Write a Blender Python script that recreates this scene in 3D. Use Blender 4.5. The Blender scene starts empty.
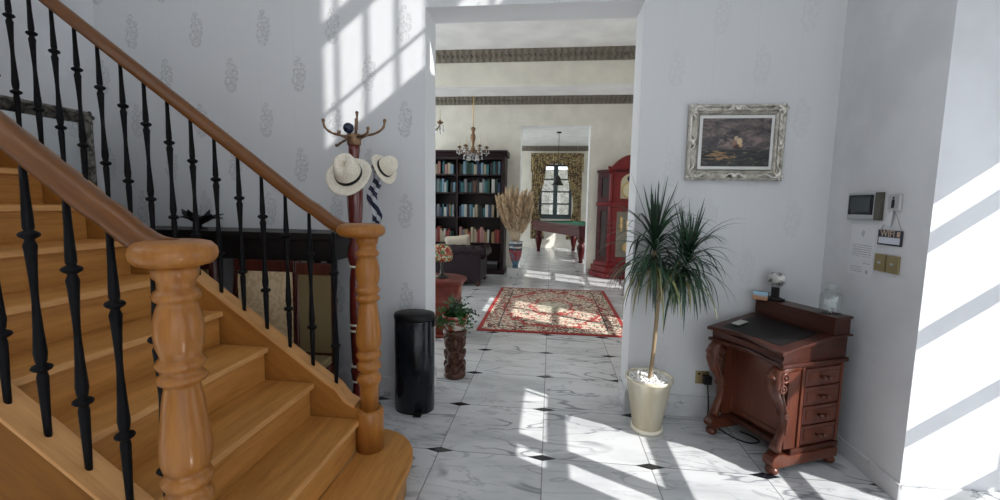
import bpy, bmesh, math, random
from mathutils import Vector, Matrix
random.seed(7)
PI = math.pi
scene = bpy.context.scene
COL = scene.collection

# ------------------------------------------------------------------ objects
class MB:
    """collects shapes into one mesh"""
    def __init__(s): s.v = []; s.f = []; s.sm = []
    def add(s, vs, fs, smooth=False, M=None):
        b = len(s.v)
        for p in vs:
            p = Vector(p)
            s.v.append(M @ p if M is not None else p)
        for f in fs:
            s.f.append([b + i for i in f]); s.sm.append(smooth)
        return s
    def box(s, lo, hi, M=None):
        x0, y0, z0 = lo; x1, y1, z1 = hi
        vs = [(x0,y0,z0),(x1,y0,z0),(x1,y1,z0),(x0,y1,z0),(x0,y0,z1),(x1,y0,z1),(x1,y1,z1),(x0,y1,z1)]
        return s.add(vs, [(3,2,1,0),(4,5,6,7),(0,1,5,4),(1,2,6,5),(2,3,7,6),(3,0,4,7)], False, M)
    def prism(s, poly, a, b, axis='z', smooth=False, M=None):
        """poly: 2-D outline; extruded from a to b along axis. axis z: (x,y); y: (x,z); x: (y,z)"""
        n = len(poly)
        def P(p, h):
            return (p[0], p[1], h) if axis == 'z' else ((p[0], h, p[1]) if axis == 'y' else (h, p[0], p[1]))
        vs = [P(p, a) for p in poly] + [P(p, b) for p in poly]
        fs = [tuple(range(n))[::-1], tuple(range(n, 2*n))]
        bb = len(s.v); s.add(vs, fs, False, M)
        for i in range(n):
            j = (i+1) % n
            s.f.append([bb+i, bb+j, bb+n+j, bb+n+i]); s.sm.append(smooth)
        return s
    def lathe(s, prof, c=(0,0,0), seg=24, M=None, sx=1, sy=1, smooth=True):
        vs = []; fs = []; n = len(prof)
        for r, z in prof:
            for k in range(seg):
                a = 2*PI*k/seg
                vs.append((c[0]+r*sx*math.cos(a), c[1]+r*sy*math.sin(a), c[2]+z))
        for i in range(n-1):
            for k in range(seg):
                k2 = (k+1) % seg
                fs.append((i*seg+k, i*seg+k2, (i+1)*seg+k2, (i+1)*seg+k))
        s.add(vs, fs, smooth, M)
        b = len(s.v) - len(vs)
        if prof[0][0] > 1e-5: s.f.append([b+k for k in range(seg)][::-1]); s.sm.append(False)
        if prof[-1][0] > 1e-5: s.f.append([b+(n-1)*seg+k for k in range(seg)]); s.sm.append(False)
        return s
    def tube(s, pts, r, seg=8, M=None, flat=1.0, up=(0,0,1)):
        pts = [Vector(p) for p in pts]; n = len(pts)
        rr = r if isinstance(r, (list, tuple)) else [r]*n
        vs = []; fs = []; prev = None
        for i, p in enumerate(pts):
            t = (pts[min(i+1,n-1)] - pts[max(i-1,0)]).normalized()
            if prev is None:
                a = Vector(up) if abs(t.dot(Vector(up))) < .95 else Vector((1,0,0))
                u = t.cross(a).normalized()
            else:
                u = (prev - t*prev.dot(t)).normalized()
            w = t.cross(u); prev = u
            for k in range(seg):
                a = 2*PI*k/seg
                vs.append(p + u*math.cos(a)*rr[i] + w*math.sin(a)*rr[i]*flat)
        for i in range(n-1):
            for k in range(seg):
                k2 = (k+1) % seg
                fs.append((i*seg+k, i*seg+k2, (i+1)*seg+k2, (i+1)*seg+k))
        fs.append(tuple(range(seg))[::-1]); fs.append(tuple((n-1)*seg+k for k in range(seg)))
        return s.add(vs, fs, True, M)
    def sphere(s, c, r, seg=12, rings=8, sc=(1,1,1), M=None):
        vs = [(c[0],c[1],c[2]-r*sc[2])]; fs = []
        for i in range(1, rings):
            t = -PI/2 + PI*i/rings
            for k in range(seg):
                a = 2*PI*k/seg
                vs.append((c[0]+r*sc[0]*math.cos(t)*math.cos(a), c[1]+r*sc[1]*math.cos(t)*math.sin(a), c[2]+r*sc[2]*math.sin(t)))
        vs.append((c[0],c[1],c[2]+r*sc[2])); top = len(vs)-1
        for k in range(seg):
            k2 = (k+1) % seg
            fs.append((0, 1+k2, 1+k)); fs.append((top, 1+(rings-2)*seg+k, 1+(rings-2)*seg+k2))
            for i in range(rings-2):
                fs.append((1+i*seg+k, 1+i*seg+k2, 1+(i+1)*seg+k2, 1+(i+1)*seg+k))
        return s.add(vs, fs, True, M)
    def ring(s, c, R, r, seg=20, rs=8, M=None, sx=1, sy=1):
        vs = []; fs = []
        for i in range(seg):
            a = 2*PI*i/seg
            for k in range(rs):
                b = 2*PI*k/rs
                q = R + r*math.cos(b)
                vs.append((c[0]+q*math.cos(a)*sx, c[1]+q*math.sin(a)*sy, c[2]+r*math.sin(b)))
        for i in range(seg):
            for k in range(rs):
                i2, k2 = (i+1)%seg, (k+1)%rs
                fs.append((i*rs+k, i2*rs+k, i2*rs+k2, i*rs+k2))
        return s.add(vs, fs, True, M)
    def blade(s, pts, ws, side, thick=0.0, M=None):
        """leaf strip along pts with half widths ws across vector side, slightly folded"""
        vs = []; fs = []
        side = Vector(side).normalized()
        for i, (p, w) in enumerate(zip(pts, ws)):
            p = Vector(p)
            t = (Vector(pts[min(i+1,len(pts)-1)]) - Vector(pts[max(i-1,0)])).normalized()
            nrm = side.cross(t).normalized()
            vs += [p - side*w + nrm*w*.35, p, p + side*w + nrm*w*.35]
        for i in range(len(pts)-1):
            a = i*3
            fs += [(a,a+1,a+4,a+3), (a+1,a+2,a+5,a+4)]
        return s.add(vs, fs, True, M)
    def build(s, name, mat, parent=None, loc=(0,0,0), rot=(0,0,0), bevel=0, subsurf=0, fix=True):
        me = bpy.data.meshes.new(name)
        me.from_pydata(s.v, [], s.f)
        for p, q in zip(me.polygons, s.sm): p.use_smooth = q
        if fix or bevel:
            bm = bmesh.new(); bm.from_mesh(me)
            if bevel:
                bmesh.ops.remove_doubles(bm, verts=bm.verts, dist=1e-6)
                bm.normal_update()
                es = [e for e in bm.edges if len(e.link_faces) == 2 and e.calc_face_angle(0) > .6]
                bmesh.ops.bevel(bm, geom=es, offset=bevel, segments=2, affect='EDGES', profile=.6)
            bmesh.ops.recalc_face_normals(bm, faces=bm.faces)
            bm.to_mesh(me); bm.free()
        me.materials.append(mat)
        o = bpy.data.objects.new(name, me); COL.objects.link(o)
        if parent is not None: o.parent = parent
        o.location = loc; o.rotation_euler = rot
        if subsurf:
            m = o.modifiers.new('sub', 'SUBSURF'); m.levels = subsurf; m.render_levels = subsurf
        return o

def tag(o, label, cat, group=None, kind=None):
    if label: o['label'] = label
    if cat: o['category'] = cat
    if group: o['group'] = group
    if kind: o['kind'] = kind
    return o
def thing(name, label, cat, loc=(0,0,0), rz=0, group=None):
    o = bpy.data.objects.new(name, None); COL.objects.link(o)
    o.empty_display_size = .05
    o.location = loc; o.rotation_euler = (0,0,rz)
    return tag(o, label, cat, group)
def struct(o):
    o['kind'] = 'structure'; return o
def dup(root, loc=None, rz=None, label=None, group=None, parent=None):
    c = root.copy(); COL.objects.link(c)
    if parent is not None: c.parent = parent
    if loc is not None: c.location = loc
    if rz is not None: c.rotation_euler = (0,0,rz)
    if label: c['label'] = label
    if group: c['group'] = group
    for ch in [x for x in root.children]: dup(ch, parent=c)
    return c
def RZ(a): return Matrix.Rotation(a, 4, 'Z')
def T(x,y,z): return Matrix.Translation((x,y,z))
def lin(c):
    return tuple(((x/255)/12.92 if x/255 <= .04045 else ((x/255+.055)/1.055)**2.4) for x in c)

# ------------------------------------------------------------------ materials
class S:
    """socket wrapper for math expressions"""
    def __init__(s, nt, k): s.nt = nt; s.k = k
    def _m(s, op, *a):
        n = s.nt.nodes.new('ShaderNodeMath'); n.operation = op
        for i, x in enumerate((s,)+a):
            if isinstance(x, S): s.nt.links.new(x.k, n.inputs[i])
            else: n.inputs[i].default_value = x
        return S(s.nt, n.outputs[0])
    def __add__(s, o): return s._m('ADD', o)
    def __sub__(s, o): return s._m('SUBTRACT', o)
    def __mul__(s, o): return s._m('MULTIPLY', o)
    def __truediv__(s, o): return s._m('DIVIDE', o)
    __radd__ = __add__; __rmul__ = __mul__
    def abs(s): return s._m('ABSOLUTE')
    def lt(s, o): return s._m('LESS_THAN', o)
    def gt(s, o): return s._m('GREATER_THAN', o)
    def max(s, o): return s._m('MAXIMUM', o)
    def min(s, o): return s._m('MINIMUM', o)
    def sin(s): return s._m('SINE')
    def floor(s): return s._m('FLOOR')
    def sqrt(s): return s._m('SQRT')
    def wrap(s, p):
        """centred remainder in (-p/2, p/2)"""
        return (s*(1/p) + .5)._m('FRACT')*p - p/2
    def ss(s, a, b):
        n = s.nt.nodes.new('ShaderNodeMapRange'); n.interpolation_type = 'SMOOTHSTEP'
        s.nt.links.new(s.k, n.inputs[0]); n.inputs[1].default_value = a; n.inputs[2].default_value = b
        return S(s.nt, n.outputs[0])

class Mat:
    def __init__(s, name, rough=.5, metal=0.0, col=(.8,.8,.8), **kw):
        s.m = bpy.data.materials.new(name); s.m.use_nodes = True
        s.nt = s.m.node_tree; s.b = s.nt.nodes['Principled BSDF']
        s.b.inputs['Roughness'].default_value = rough; s.b.inputs['Metallic'].default_value = metal
        s.b.inputs['Base Color'].default_value = (*col, 1)
        for k, v in kw.items(): s.b.inputs[k.replace('_',' ')].default_value = v
    def node(s, t): return s.nt.nodes.new(t)
    def link(s, a, b): s.nt.links.new(a.k if isinstance(a, S) else a, b)
    def coord(s, scale=(1,1,1), rot=(0,0,0), kind='Object', loc=(0,0,0)):
        t = s.node('ShaderNodeTexCoord'); m = s.node('ShaderNodeMapping')
        m.inputs['Scale'].default_value = scale; m.inputs['Rotation'].default_value = rot; m.inputs['Location'].default_value = loc
        s.link(t.outputs[kind], m.inputs[0]); return m.outputs[0]
    def xyz(s, vec=None):
        if vec is None:
            vec = s.node('ShaderNodeTexCoord').outputs['Object']
        n = s.node('ShaderNodeSeparateXYZ'); s.link(vec, n.inputs[0])
        return [S(s.nt, n.outputs[i]) for i in range(3)]
    def noise(s, vec, scale=5, detail=4, rough=.55, dist=0, fac=True):
        n = s.node('ShaderNodeTexNoise'); s.link(vec, n.inputs['Vector'])
        n.inputs['Scale'].default_value = scale; n.inputs['Detail'].default_value = detail
        n.inputs['Roughness'].default_value = rough; n.inputs['Distortion'].default_value = dist
        return S(s.nt, n.outputs[0 if fac else 1])
    def voro(s, vec, scale=5, feat='F1', out='Distance'):
        n = s.node('ShaderNodeTexVoronoi'); n.feature = feat; s.link(vec, n.inputs['Vector'])
        n.inputs['Scale'].default_value = scale
        return S(s.nt, n.outputs[out])
    def ramp(s, fac, stops, interp='LINEAR'):
        n = s.node('ShaderNodeValToRGB'); n.color_ramp.interpolation = interp
        e = n.color_ramp.elements
        while len(e) < len(stops): e.new(.5)
        for el, (p, c) in zip(e, stops): el.position = p; el.color = (*c, 1)
        s.link(fac, n.inputs[0]); return S(s.nt, n.outputs[0])
    def mix(s, fac, a, b):
        n = s.node('ShaderNodeMix'); n.data_type = 'RGBA'
        for x, i in ((fac, 0), (a, 6), (b, 7)):
            if isinstance(x, S): s.link(x, n.inputs[i])
            else: n.inputs[i].default_value = x if i == 0 else (*x, 1)
        return S(s.nt, n.outputs[2])
    def color(s, x): s.link(x, s.b.inputs['Base Color']); return s
    def rough(s, x): s.link(x, s.b.inputs['Roughness']); return s
    def bump(s, h, strength=.3, dist=.01):
        n = s.node('ShaderNodeBump'); n.inputs['Strength'].default_value = strength; n.inputs['Distance'].default_value = dist
        s.link(h, n.inputs['Height']); s.link(n.outputs[0], s.b.inputs['Normal']); return s

def plain(name, col, rough=.5, metal=0, bump=0, bscale=200, **kw):
    m = Mat(name, rough, metal, col, **kw)
    v = m.coord()
    n = m.noise(v, 3, 3)
    m.color(m.mix(n.ss(.3,.7), tuple(c*.93 for c in col), tuple(min(1, c*1.05) for c in col)))
    if bump: m.bump(m.noise(v, bscale, 3), bump, .002)
    return m.m
def wood(name, c1, c2, axis='z', rough=.35, s=1.0, coat=0.0, spec=.35):
    m = Mat(name, rough)
    m.b.inputs['Specular IOR Level'].default_value = spec
    if coat: m.b.inputs['Coat Weight'].default_value = coat; m.b.inputs['Coat Roughness'].default_value = .12
    st = {'x': (.09,1,1), 'y': (1,.09,1), 'z': (1,1,.09), 'sl': (1,1,1)}[axis]
    v = m.coord(tuple(k*s for k in st), (0, math.radians(-36.5), 0) if axis == 'sl' else (0,0,0))
    if axis == 'sl':
        v2 = m.node('ShaderNodeMapping'); v2.inputs['Scale'].default_value = (.09*s, s, s); m.link(v, v2.inputs[0]); v = v2.outputs[0]
    a = m.noise(v, 26, 5, .6, .6); b = m.noise(v, 130, 3, .6); c = m.noise(v, 5, 2)
    f = a*.55 + b*.25 + c*.3
    col = m.ramp(f, [(.38, c2), (.52, tuple((x+y)/2 for x, y in zip(c1, c2))), (.68, c1)])
    m.color(col); m.bump(a*.5 + b, .12, .002)
    return m.m

M = {}
OAK1, OAK2 = (.56,.265,.070), (.33,.138,.030)
M['oak_y'] = wood('oak_across', OAK1, OAK2, 'y', .45)
M['oak_lit'] = wood('oak_lit_edge', (.66,.36,.14), (.44,.21,.065), 'y', .45)  # lighter oak: light on the tread fronts put into the colour
M['oak_z'] = wood('oak_upright', (.40,.165,.036), (.24,.085,.014), 'z', .30, 1, .14, .3)
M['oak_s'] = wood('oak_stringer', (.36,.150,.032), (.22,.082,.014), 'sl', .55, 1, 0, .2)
M['oak_shade'] = wood('oak_shaded_stringer', (.24,.095,.015), (.15,.052,.007), 'sl', .6, 1, 0, .15)  # same oak darkened: shade on the near stringer put into the colour
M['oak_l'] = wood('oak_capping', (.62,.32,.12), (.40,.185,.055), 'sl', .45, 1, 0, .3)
M['rail'] = wood('rail_oak', (.18,.066,.014), (.08,.027,.006), 'sl', .3, 1, .15, .3)
M['iron'] = plain('black_iron', (.005,.005,.006), .5, .0, .3, 60, Specular_IOR_Level=.10)
M['mahog'] = wood('mahogany', (.13,.036,.017), (.040,.010,.006), 'z', .30, 1, .12)
M['mahog_s'] = wood('mahogany_satin', (.13,.038,.024), (.055,.015,.010), 'z', .28, .8, .15)
M['mahog_x'] = wood('mahogany_across', (.066,.018,.010), (.020,.006,.004), 'x', .32, 1, .08, .25)
M['ebony'] = wood('ebonised_wood', (.008,.006,.006), (.003,.003,.003), 'x', .45)
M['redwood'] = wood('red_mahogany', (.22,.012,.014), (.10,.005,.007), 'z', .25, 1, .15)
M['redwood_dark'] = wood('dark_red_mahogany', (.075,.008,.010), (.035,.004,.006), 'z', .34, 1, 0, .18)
M['bookwood'] = wood('dark_bookcase_wood', (.022,.008,.011), (.009,.004,.005), 'x', .4, 1, 0, .25)
M['chairwood'] = wood('dark_chair_wood', (.09,.022,.016), (.03,.009,.008), 'z', .25, 1, .4)
M['standwood'] = wood('coat_stand_wood', (.17,.022,.016), (.06,.010,.009), 'z', .16, 1, .7)
M['drumwood'] = wood('drum_table_wood', (.20,.026,.014), (.10,.012,.007), 'x', .28, 1, .2)
M['carved'] = wood('carved_wood', (.085,.028,.014), (.018,.007,.005), 'z', .35, 2)
M['white'] = plain('white_paint', (.86,.86,.85), .6, 0, .06, 90)
M['wall'] = plain('grey_white_wall', (.70,.71,.73), .7, 0, .08, 60)
M['beige'] = plain('beige_wall', (.80,.775,.69), .7, 0, .05, 60)
M['ceil'] = plain('ceiling_white', (.86,.86,.85), .8)
M['cream'] = plain('cream_enamel', (.80,.74,.60), .3)
M['gold'] = plain('gilt', (.72,.50,.20), .28, 1)
M['goldlt'] = plain('aged_gilt', (.22,.13,.075), .35, .7)
M['brass'] = plain('antique_brass', (.36,.28,.14), .35, .9)
M['steel'] = plain('brushed_steel', (.50,.51,.52), .3, 1)
M['black'] = plain('black_plastic', (.007,.007,.008), .4, Specular_IOR_Level=.25)
M['blackgloss'] = plain('black_lacquer', (.006,.008,.011), .15, 0, Specular_IOR_Level=.3)
M['rubber'] = plain('dark_rubber', (.02,.02,.02), .7)
M['green'] = plain('billiard_cloth', (.03,.16,.09), .85)
M['frame_teal'] = plain('painted_window_frame', (.05,.075,.085), .4)
M['winwhite'] = plain('window_frame_white', (.70,.71,.72), .4)
M['ivory'] = plain('candle_ivory', (.80,.74,.60), .4)

def mat_crystal():
    m = Mat('crystal', .03, 0, (.95,.97,1), IOR=1.5); m.b.inputs['Transmission Weight'].default_value = .85; return m.m
M['crystal'] = mat_crystal()
def mat_pane():
    m = bpy.data.materials.new('window_glass'); m.use_nodes = True; nt = m.node_tree
    for n in list(nt.nodes): nt.nodes.remove(n)
    o = nt.nodes.new('ShaderNodeOutputMaterial'); mx = nt.nodes.new('ShaderNodeMixShader')
    t = nt.nodes.new('ShaderNodeBsdfTransparent'); g = nt.nodes.new('ShaderNodeBsdfGlossy'); g.inputs['Roughness'].default_value = .02
    mx.inputs[0].default_value = .06
    nt.links.new(t.outputs[0], mx.inputs[1]); nt.links.new(g.outputs[0], mx.inputs[2]); nt.links.new(mx.outputs[0], o.inputs[0])
    return m
M['pane'] = mat_pane()
def mat_jar():
    m = bpy.data.materials.new('jar_glass'); m.use_nodes = True; nt = m.node_tree
    for n in list(nt.nodes): nt.nodes.remove(n)
    o = nt.nodes.new('ShaderNodeOutputMaterial'); mx = nt.nodes.new('ShaderNodeMixShader'); lw = nt.nodes.new('ShaderNodeLayerWeight')
    lw.inputs[0].default_value = .22
    t = nt.nodes.new('ShaderNodeBsdfTransparent'); t.inputs[0].default_value = (.965,.985,.985,1)
    g = nt.nodes.new('ShaderNodeBsdfGlossy'); g.inputs['Roughness'].default_value = .04
    nt.links.new(lw.outputs['Facing'], mx.inputs[0])
    nt.links.new(t.outputs[0], mx.inputs[1]); nt.links.new(g.outputs[0], mx.inputs[2]); nt.links.new(mx.outputs[0], o.inputs[0])
    return m
M['jar'] = mat_jar()

def mat_floor():
    m = Mat('marble_tiles', .2)
    x, y, z = m.xyz()
    tx, ty = (x*(1/.6)).floor(), (y*(1/.6)).floor()
    cv = m.node('ShaderNodeCombineXYZ'); m.link(tx, cv.inputs[0]); m.link(ty, cv.inputs[1])
    wn = m.node('ShaderNodeTexWhiteNoise'); wn.noise_dimensions = '2D'; m.link(cv.outputs[0], wn.inputs['Vector'])
    off = m.node('ShaderNodeVectorMath'); off.operation = 'SCALE'; m.link(wn.outputs['Color'], off.inputs[0]); off.inputs['Scale'].default_value = 23
    ad = m.node('ShaderNodeVectorMath'); m.link(m.node('ShaderNodeTexCoord').outputs['Object'], ad.inputs[0]); m.link(off.outputs[0], ad.inputs[1])
    mp = m.node('ShaderNodeMapping'); mp.inputs['Rotation'].default_value = (0,0,.7); mp.inputs['Scale'].default_value = (.8,2.6,1); m.link(ad.outputs[0], mp.inputs[0])
    v = mp.outputs[0]
    n1 = m.noise(v, 1.1, 3, .55, .9); n2 = m.noise(v, 2.3, 4, .55, 1.0); n3 = m.noise(v, 1.4, 2)
    vein = (n1 - .5).abs().ss(.022, .0)*n3.ss(.43,.58); vein2 = (n2 - .48).abs().ss(.030, .0)*n3.ss(.58,.42)*.40
    cloud = m.noise(v, 1.7, 6, .62, .4).ss(.38,.76)
    base = m.mix(cloud*.8, (.66,.67,.68), (.38,.40,.415))
    c = m.mix((vein*.8).max(vein2), base, (.17,.185,.21))
    gx, gy = x.wrap(.6).abs(), y.wrap(.6).abs()
    grout = gx.min(gy).ss(.0042,.0022)
    c = m.mix(grout*.75, c, (.16,.165,.17))
    dia = (gx*(1/.086) + gy*(1/.031)).lt(1.0)
    c = m.mix(dia, c, (.012,.013,.017))
    m.color(c)
    m.rough((n3*.10 + .13))
    m.b.inputs['Specular IOR Level'].default_value = .5
    return m.m
M['floor'] = mat_floor()
def mat_skirt():
    m = Mat('marble_skirting', .25); v = m.coord((1,1,1.5))
    n1 = m.noise(v, 3, 6, .6, 1); n3 = m.noise(v, 2, 3)
    vein = (n1 - .5).abs().ss(.02,.0)*n3.ss(.45,.6)
    c = m.mix(m.noise(v, 3, 5).ss(.4,.8)*.6, (.66,.665,.67), (.42,.43,.44))
    m.color(m.mix(vein, c, (.15,.16,.18))); return m.m
M['skirt'] = mat_skirt()
def mat_wallpaper():
    m = Mat('damask_wallpaper', .6)
    x, y, z = m.xyz()
    arcs = [(.004,-.088,.030,.011),(-.006,-.050,.040,.008),(.022,-.030,.027,.010),(.030,.010,.021,.009),(-.016,.012,.019,.008),
            (.016,.045,.022,.008),(-.012,.066,.014,.007),(.002,.098,.013,.008),(.038,.048,.012,.007)]
    tot = None
    for ox, oz in ((-1.45, 2.65), (-1.45+.2575, 2.65-.3175)):
        u = (x - ox).wrap(.515); w = (z - oz).wrap(.635)
        for cx, cz, r, wd in arcs:
            du, dw = u - cx, w - cz
            d = ((du*du + dw*dw).sqrt() - r*.92).abs().ss(wd*1.5, wd*.7)
            tot = d if tot is None else tot.max(d)
    v = m.coord()
    brk = m.noise(v, 85, 3, .75).ss(.38,.60)*(x.ss(1.3,.2)*.72 + .28)  # motifs fade to the right, imitating a sheen that depends on light
    tot = tot*brk
    stripe = ((x*122).sin()).ss(.86,1.0)*((x*24.4).sin()).ss(.2,.9)*.30 + m.noise(m.coord((90,1,.6)), 1, 2)*.22
    nrm = m.node('ShaderNodeNewGeometry'); nn = m.node('ShaderNodeSeparateXYZ'); m.link(nrm.outputs['True Normal'], nn.inputs[0])
    front = S(m.nt, nn.outputs[1]).lt(-.5); back = S(m.nt, nn.outputs[1]).gt(.5)
    base = m.mix(m.noise(v, 1.5, 3), (.645,.655,.665), (.69,.70,.71))
    base = m.mix(stripe, base, (.60,.61,.61))
    pap = m.mix(tot*.62, base, (.37,.375,.38))
    c = m.mix(front, (.74,.75,.765), pap); c = m.mix(back, c, (.72,.695,.615))
    m.color(c); m.rough((tot*-.25 + .62)); m.bump(tot, .15, .002)
    return m.m
M['paper'] = mat_wallpaper()

# ------------------------------------------------------------------ camera
f, pit, rol, yaw, cx, cy, ch = 442.1, .1058, .0165, -.1129, .6097, -4.2011, 1.4438
sy_, cy_ = math.sin(yaw), math.cos(yaw)
f0 = Vector((sy_, cy_, 0)); r0 = Vector((cy_, -sy_, 0)); u0 = Vector((0,0,1))
F = f0*math.cos(pit) - u0*math.sin(pit); u1 = f0*math.sin(pit) + u0*math.cos(pit)
R = r0*math.cos(rol) + u1*math.sin(rol); U = -r0*math.sin(rol) + u1*math.cos(rol)
cam = bpy.data.cameras.new('camera'); co = bpy.data.objects.new('camera', cam); COL.objects.link(co)
cam.sensor_width = 36; cam.sensor_fit = 'HORIZONTAL'; cam.lens = 36*f/1000; cam.clip_start = .05
co.matrix_world = Matrix(((R.x,U.x,-F.x,cx),(R.y,U.y,-F.y,cy),(R.z,U.z,-F.z,ch),(0,0,0,1)))
scene.camera = co

# ------------------------------------------------------------------ light
sun = bpy.data.lights.new('sun', 'SUN'); sun.energy = 7.4; sun.angle = math.radians(.35); sun.color = (1,.98,.95)
so = bpy.data.objects.new('sun', sun); COL.objects.link(so)
so.rotation_euler = Vector((-.87,.49,-.668)).to_track_quat('-Z','Y').to_euler(); so.location = (6,-6,6)
w = bpy.data.worlds.new('sky'); scene.world = w; w.use_nodes = True
bg = w.node_tree.nodes['Background']; bg.inputs[0].default_value = (.90,.95,1,1); bg.inputs[1].default_value = 2.35
# added fill lamps brightening library and billiard room from outside unseen left windows
for nm, y, yl, z, zl, en in (('fill_light',.75,2.7,1.75,3.0,34),('fill_light',3.95,1.8,1.75,3.0,26),('fill_light',8.0,4.0,1.6,2.8,40)):
    al = bpy.data.lights.new(nm, 'AREA'); al.shape = 'RECTANGLE'; al.size = zl; al.size_y = yl; al.energy = en; al.color = (.93,.97,1)
    ao = bpy.data.objects.new(nm, al); COL.objects.link(ao); ao.location = (-3.95, y, z); ao.rotation_euler = (0,-PI/2,0)
vs = scene.view_settings
vs.view_transform = 'Standard'; vs.look = 'None'; vs.gamma = 1; vs.use_curve_mapping = False; vs.exposure = 0.0
scene.cycles.use_denoising = True
scene.cycles.max_bounces = 10; scene.cycles.diffuse_bounces = 5; scene.cycles.glossy_bounces = 4
scene.cycles.transparent_max_bounces = 12; scene.cycles.sample_clamp_indirect = 6
scene.cycles.caustics_reflective = False; scene.cycles.caustics_refractive = False

# ------------------------------------------------------------------ room shell
YW = -1.15; XR = 2.365; XL = -2.77; XD0, XD1, ZD = -.27, 1.168, 2.745; HC = 6.6; XWIN = 3.1
struct(MB().box((-3.7,-8,-.12),(3.5,10.9,0)).build('floor', M['floor']))
struct(MB().box((-3.7,YW,0),(XD0,-.88,HC)).box((XD1,YW,0),(3.4,-.88,HC)).box((XD0,YW,ZD),(XD1,-.88,HC)).build('wall_back', M['paper']))
struct(MB().box((XL-.1,-8,0),(XL,YW,HC)).build('wall_left', M['wall']))
struct(MB().box((XR,-1.93,0),(3.4,YW,HC)).build('wall_right', M['wall']))
struct(MB().box((XL-.1,-8,HC),(3.4,-7.9,HC+.1)).box((XL-.1,-6.0,HC),(3.4,-.88,HC+.1)).box((XL-.1,-7.9,HC),(-2.2,-6.0,HC+.1)).box((2.9,-7.9,HC),(3.4,-6.0,HC+.1)).build('ceiling', M['ceil']))
sk_ = MB()
for x in (-2.2,-.52,1.18,2.86): sk_.box((x,-7.9,HC+.02),(x+.04,-6.0,HC+.08))
sk_ = struct(sk_.build('window_3', M['winwhite']))  # unseen skylight, added for top light in the hall
def wall_with_holes(name, x0, x1, y0, y1, z0, z1, holes, mat):
    """wall in the y-z plane with rectangular holes (ya,yb,za,zb)"""
    ys = sorted({y0, y1, *[h[0] for h in holes], *[h[1] for h in holes]}); mb = MB()
    for a, b in zip(ys, ys[1:]):
        hs = sorted([(h[2], h[3]) for h in holes if h[0] <= a+1e-6 and h[1] >= b-1e-6]); z = z0
        for za, zb in hs:
            if za > z+1e-6: mb.box((x0,a,z),(x1,b,za))
            z = zb
        if z < z1-1e-6: mb.box((x0,a,z),(x1,b,z1))
    return struct(mb.build(name, mat))
def window_bars(name, x0, x1, rect, vbars, hbars, mat, frame=.0, pane=True):
    ya, yb, za, zb = rect; mb = MB()
    if frame:
        mb.box((x0,ya,za),(x1,ya+frame,zb)).box((x0,yb-frame,za),(x1,yb,zb)).box((x0,ya+frame,zb-frame),(x1,yb-frame,zb)).box((x0,ya+frame,za),(x1,yb-frame,za+frame))
    for a, b in vbars: mb.box((x0,a,za),(x1,b,zb))
    for a, b in hbars: mb.box((x0+.004,ya,a),(x1-.004,yb,b))
    o = struct(mb.build(name, mat))
    if pane:
        xm = (x0+x1)/2
        MB().box((xm-.003,ya,za),(xm+.003,yb,zb)).build('pane', M['pane'], o)
    return o
low = (-3.33,-2.11,.06,2.08); up = (-3.49,-2.48,4.955,6.44); side = [(-5.55,-4.9,.1,2.15),(-6.35,-5.6,.1,3.1),(-7.15,-6.4,.1,4.2),(-7.9,-7.2,.1,5.3)]
wall_with_holes('wall_window_side', XWIN, XWIN+.06, -8, -1.93, 0, HC, [low, up, *side], M['wall'])
window_bars('window_1', XWIN+.005, XWIN+.055, low, [(-3.165,-3.06)], [(1.844,1.912),(1.375,1.44),(.880,.940),(.40,.46)], M['winwhite'])
window_bars('window_2', XWIN+.015, XWIN+.04, up, [(-3.426,-3.414),(-3.307,-3.293),(-3.182,-3.168),(-3.060,-2.945),(-2.816,-2.802),(-2.69,-2.676)], [(5.20,5.22),(5.68,5.83)], M['winwhite'])
for i_, r_ in enumerate(side):  # unseen windows added for skylight, stepped to keep sun off the stairs
    window_bars('window_%d' % (13+i_), XWIN+.005, XWIN+.055, r_, [], [(1.3,1.34)], M['winwhite'], .04)
# entrance wall behind the viewer with a glazed door added to let skylight in
struct(MB().box((XL,-8,0),(.40,-7.9,HC)).box((.40,-8,2.35),(3.1,-7.9,HC)).build('wall_entrance', M['wall']))
fr = MB()
for x in (.40,1.28,2.16,3.02): fr.box((x,-8,0),(x+.08,-7.92,2.35))
for z in (0,2.27): fr.box((.48,-7.99,z),(3.02,-7.93,z+.08))
fr = struct(fr.build('door_1', M['winwhite']))
MB().box((.48,-7.965,.08),(3.02,-7.96,2.27)).build('pane', M['pane'], fr)

MB().box((-2.2,-7.9,HC+.045),(2.9,-6.0,HC+.05)).build('pane', M['pane'], sk_)
# library: two bays and the billiard room behind
HL = 3.6
struct(MB().box((-3.7,-.88,HL),(3.5,5.5,HL+.1)).build('ceiling_library', M['ceil']))
struct(MB().box((-3.7,2.35,3.12),(3.4,2.85,HL)).build('wall_beam_library', M['beige']))
struct(MB().box((-3.7,2.345,3.112),(3.3,2.855,3.122)).build('trim_6', M['white']))
FX0, FX1, FZ = -.052, 1.365, 3.03
struct(MB().box((-3.7,5.1,0),(FX0,5.5,HL)).box((FX1,5.1,0),(3.4,5.5,HL)).box((FX0,5.1,FZ),(FX1,5.5,HL)).build('wall_library_far', M['beige']))
struct(MB().box((FX0-.001,5.097,0),(FX0+.004,5.503,FZ)).box((FX1-.004,5.097,0),(FX1+.001,5.503,FZ)).box((FX0,5.097,FZ-.004),(FX1,5.503,FZ+.001)).build('trim_1', M['white']))
XG = 3.3
g2 = (-.49,.445,.05,2.81); g3 = (2.66,3.60,.05,2.72); g4 = (5.62,6.6,.05,2.7); g5 = (8.2,9.1,.05,2.7)
wall_with_holes('wall_library_right', XG, XG+.06, -.88, 10.9, 0, HL, [g2,g3,g4,g5], M['beige'])
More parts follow.
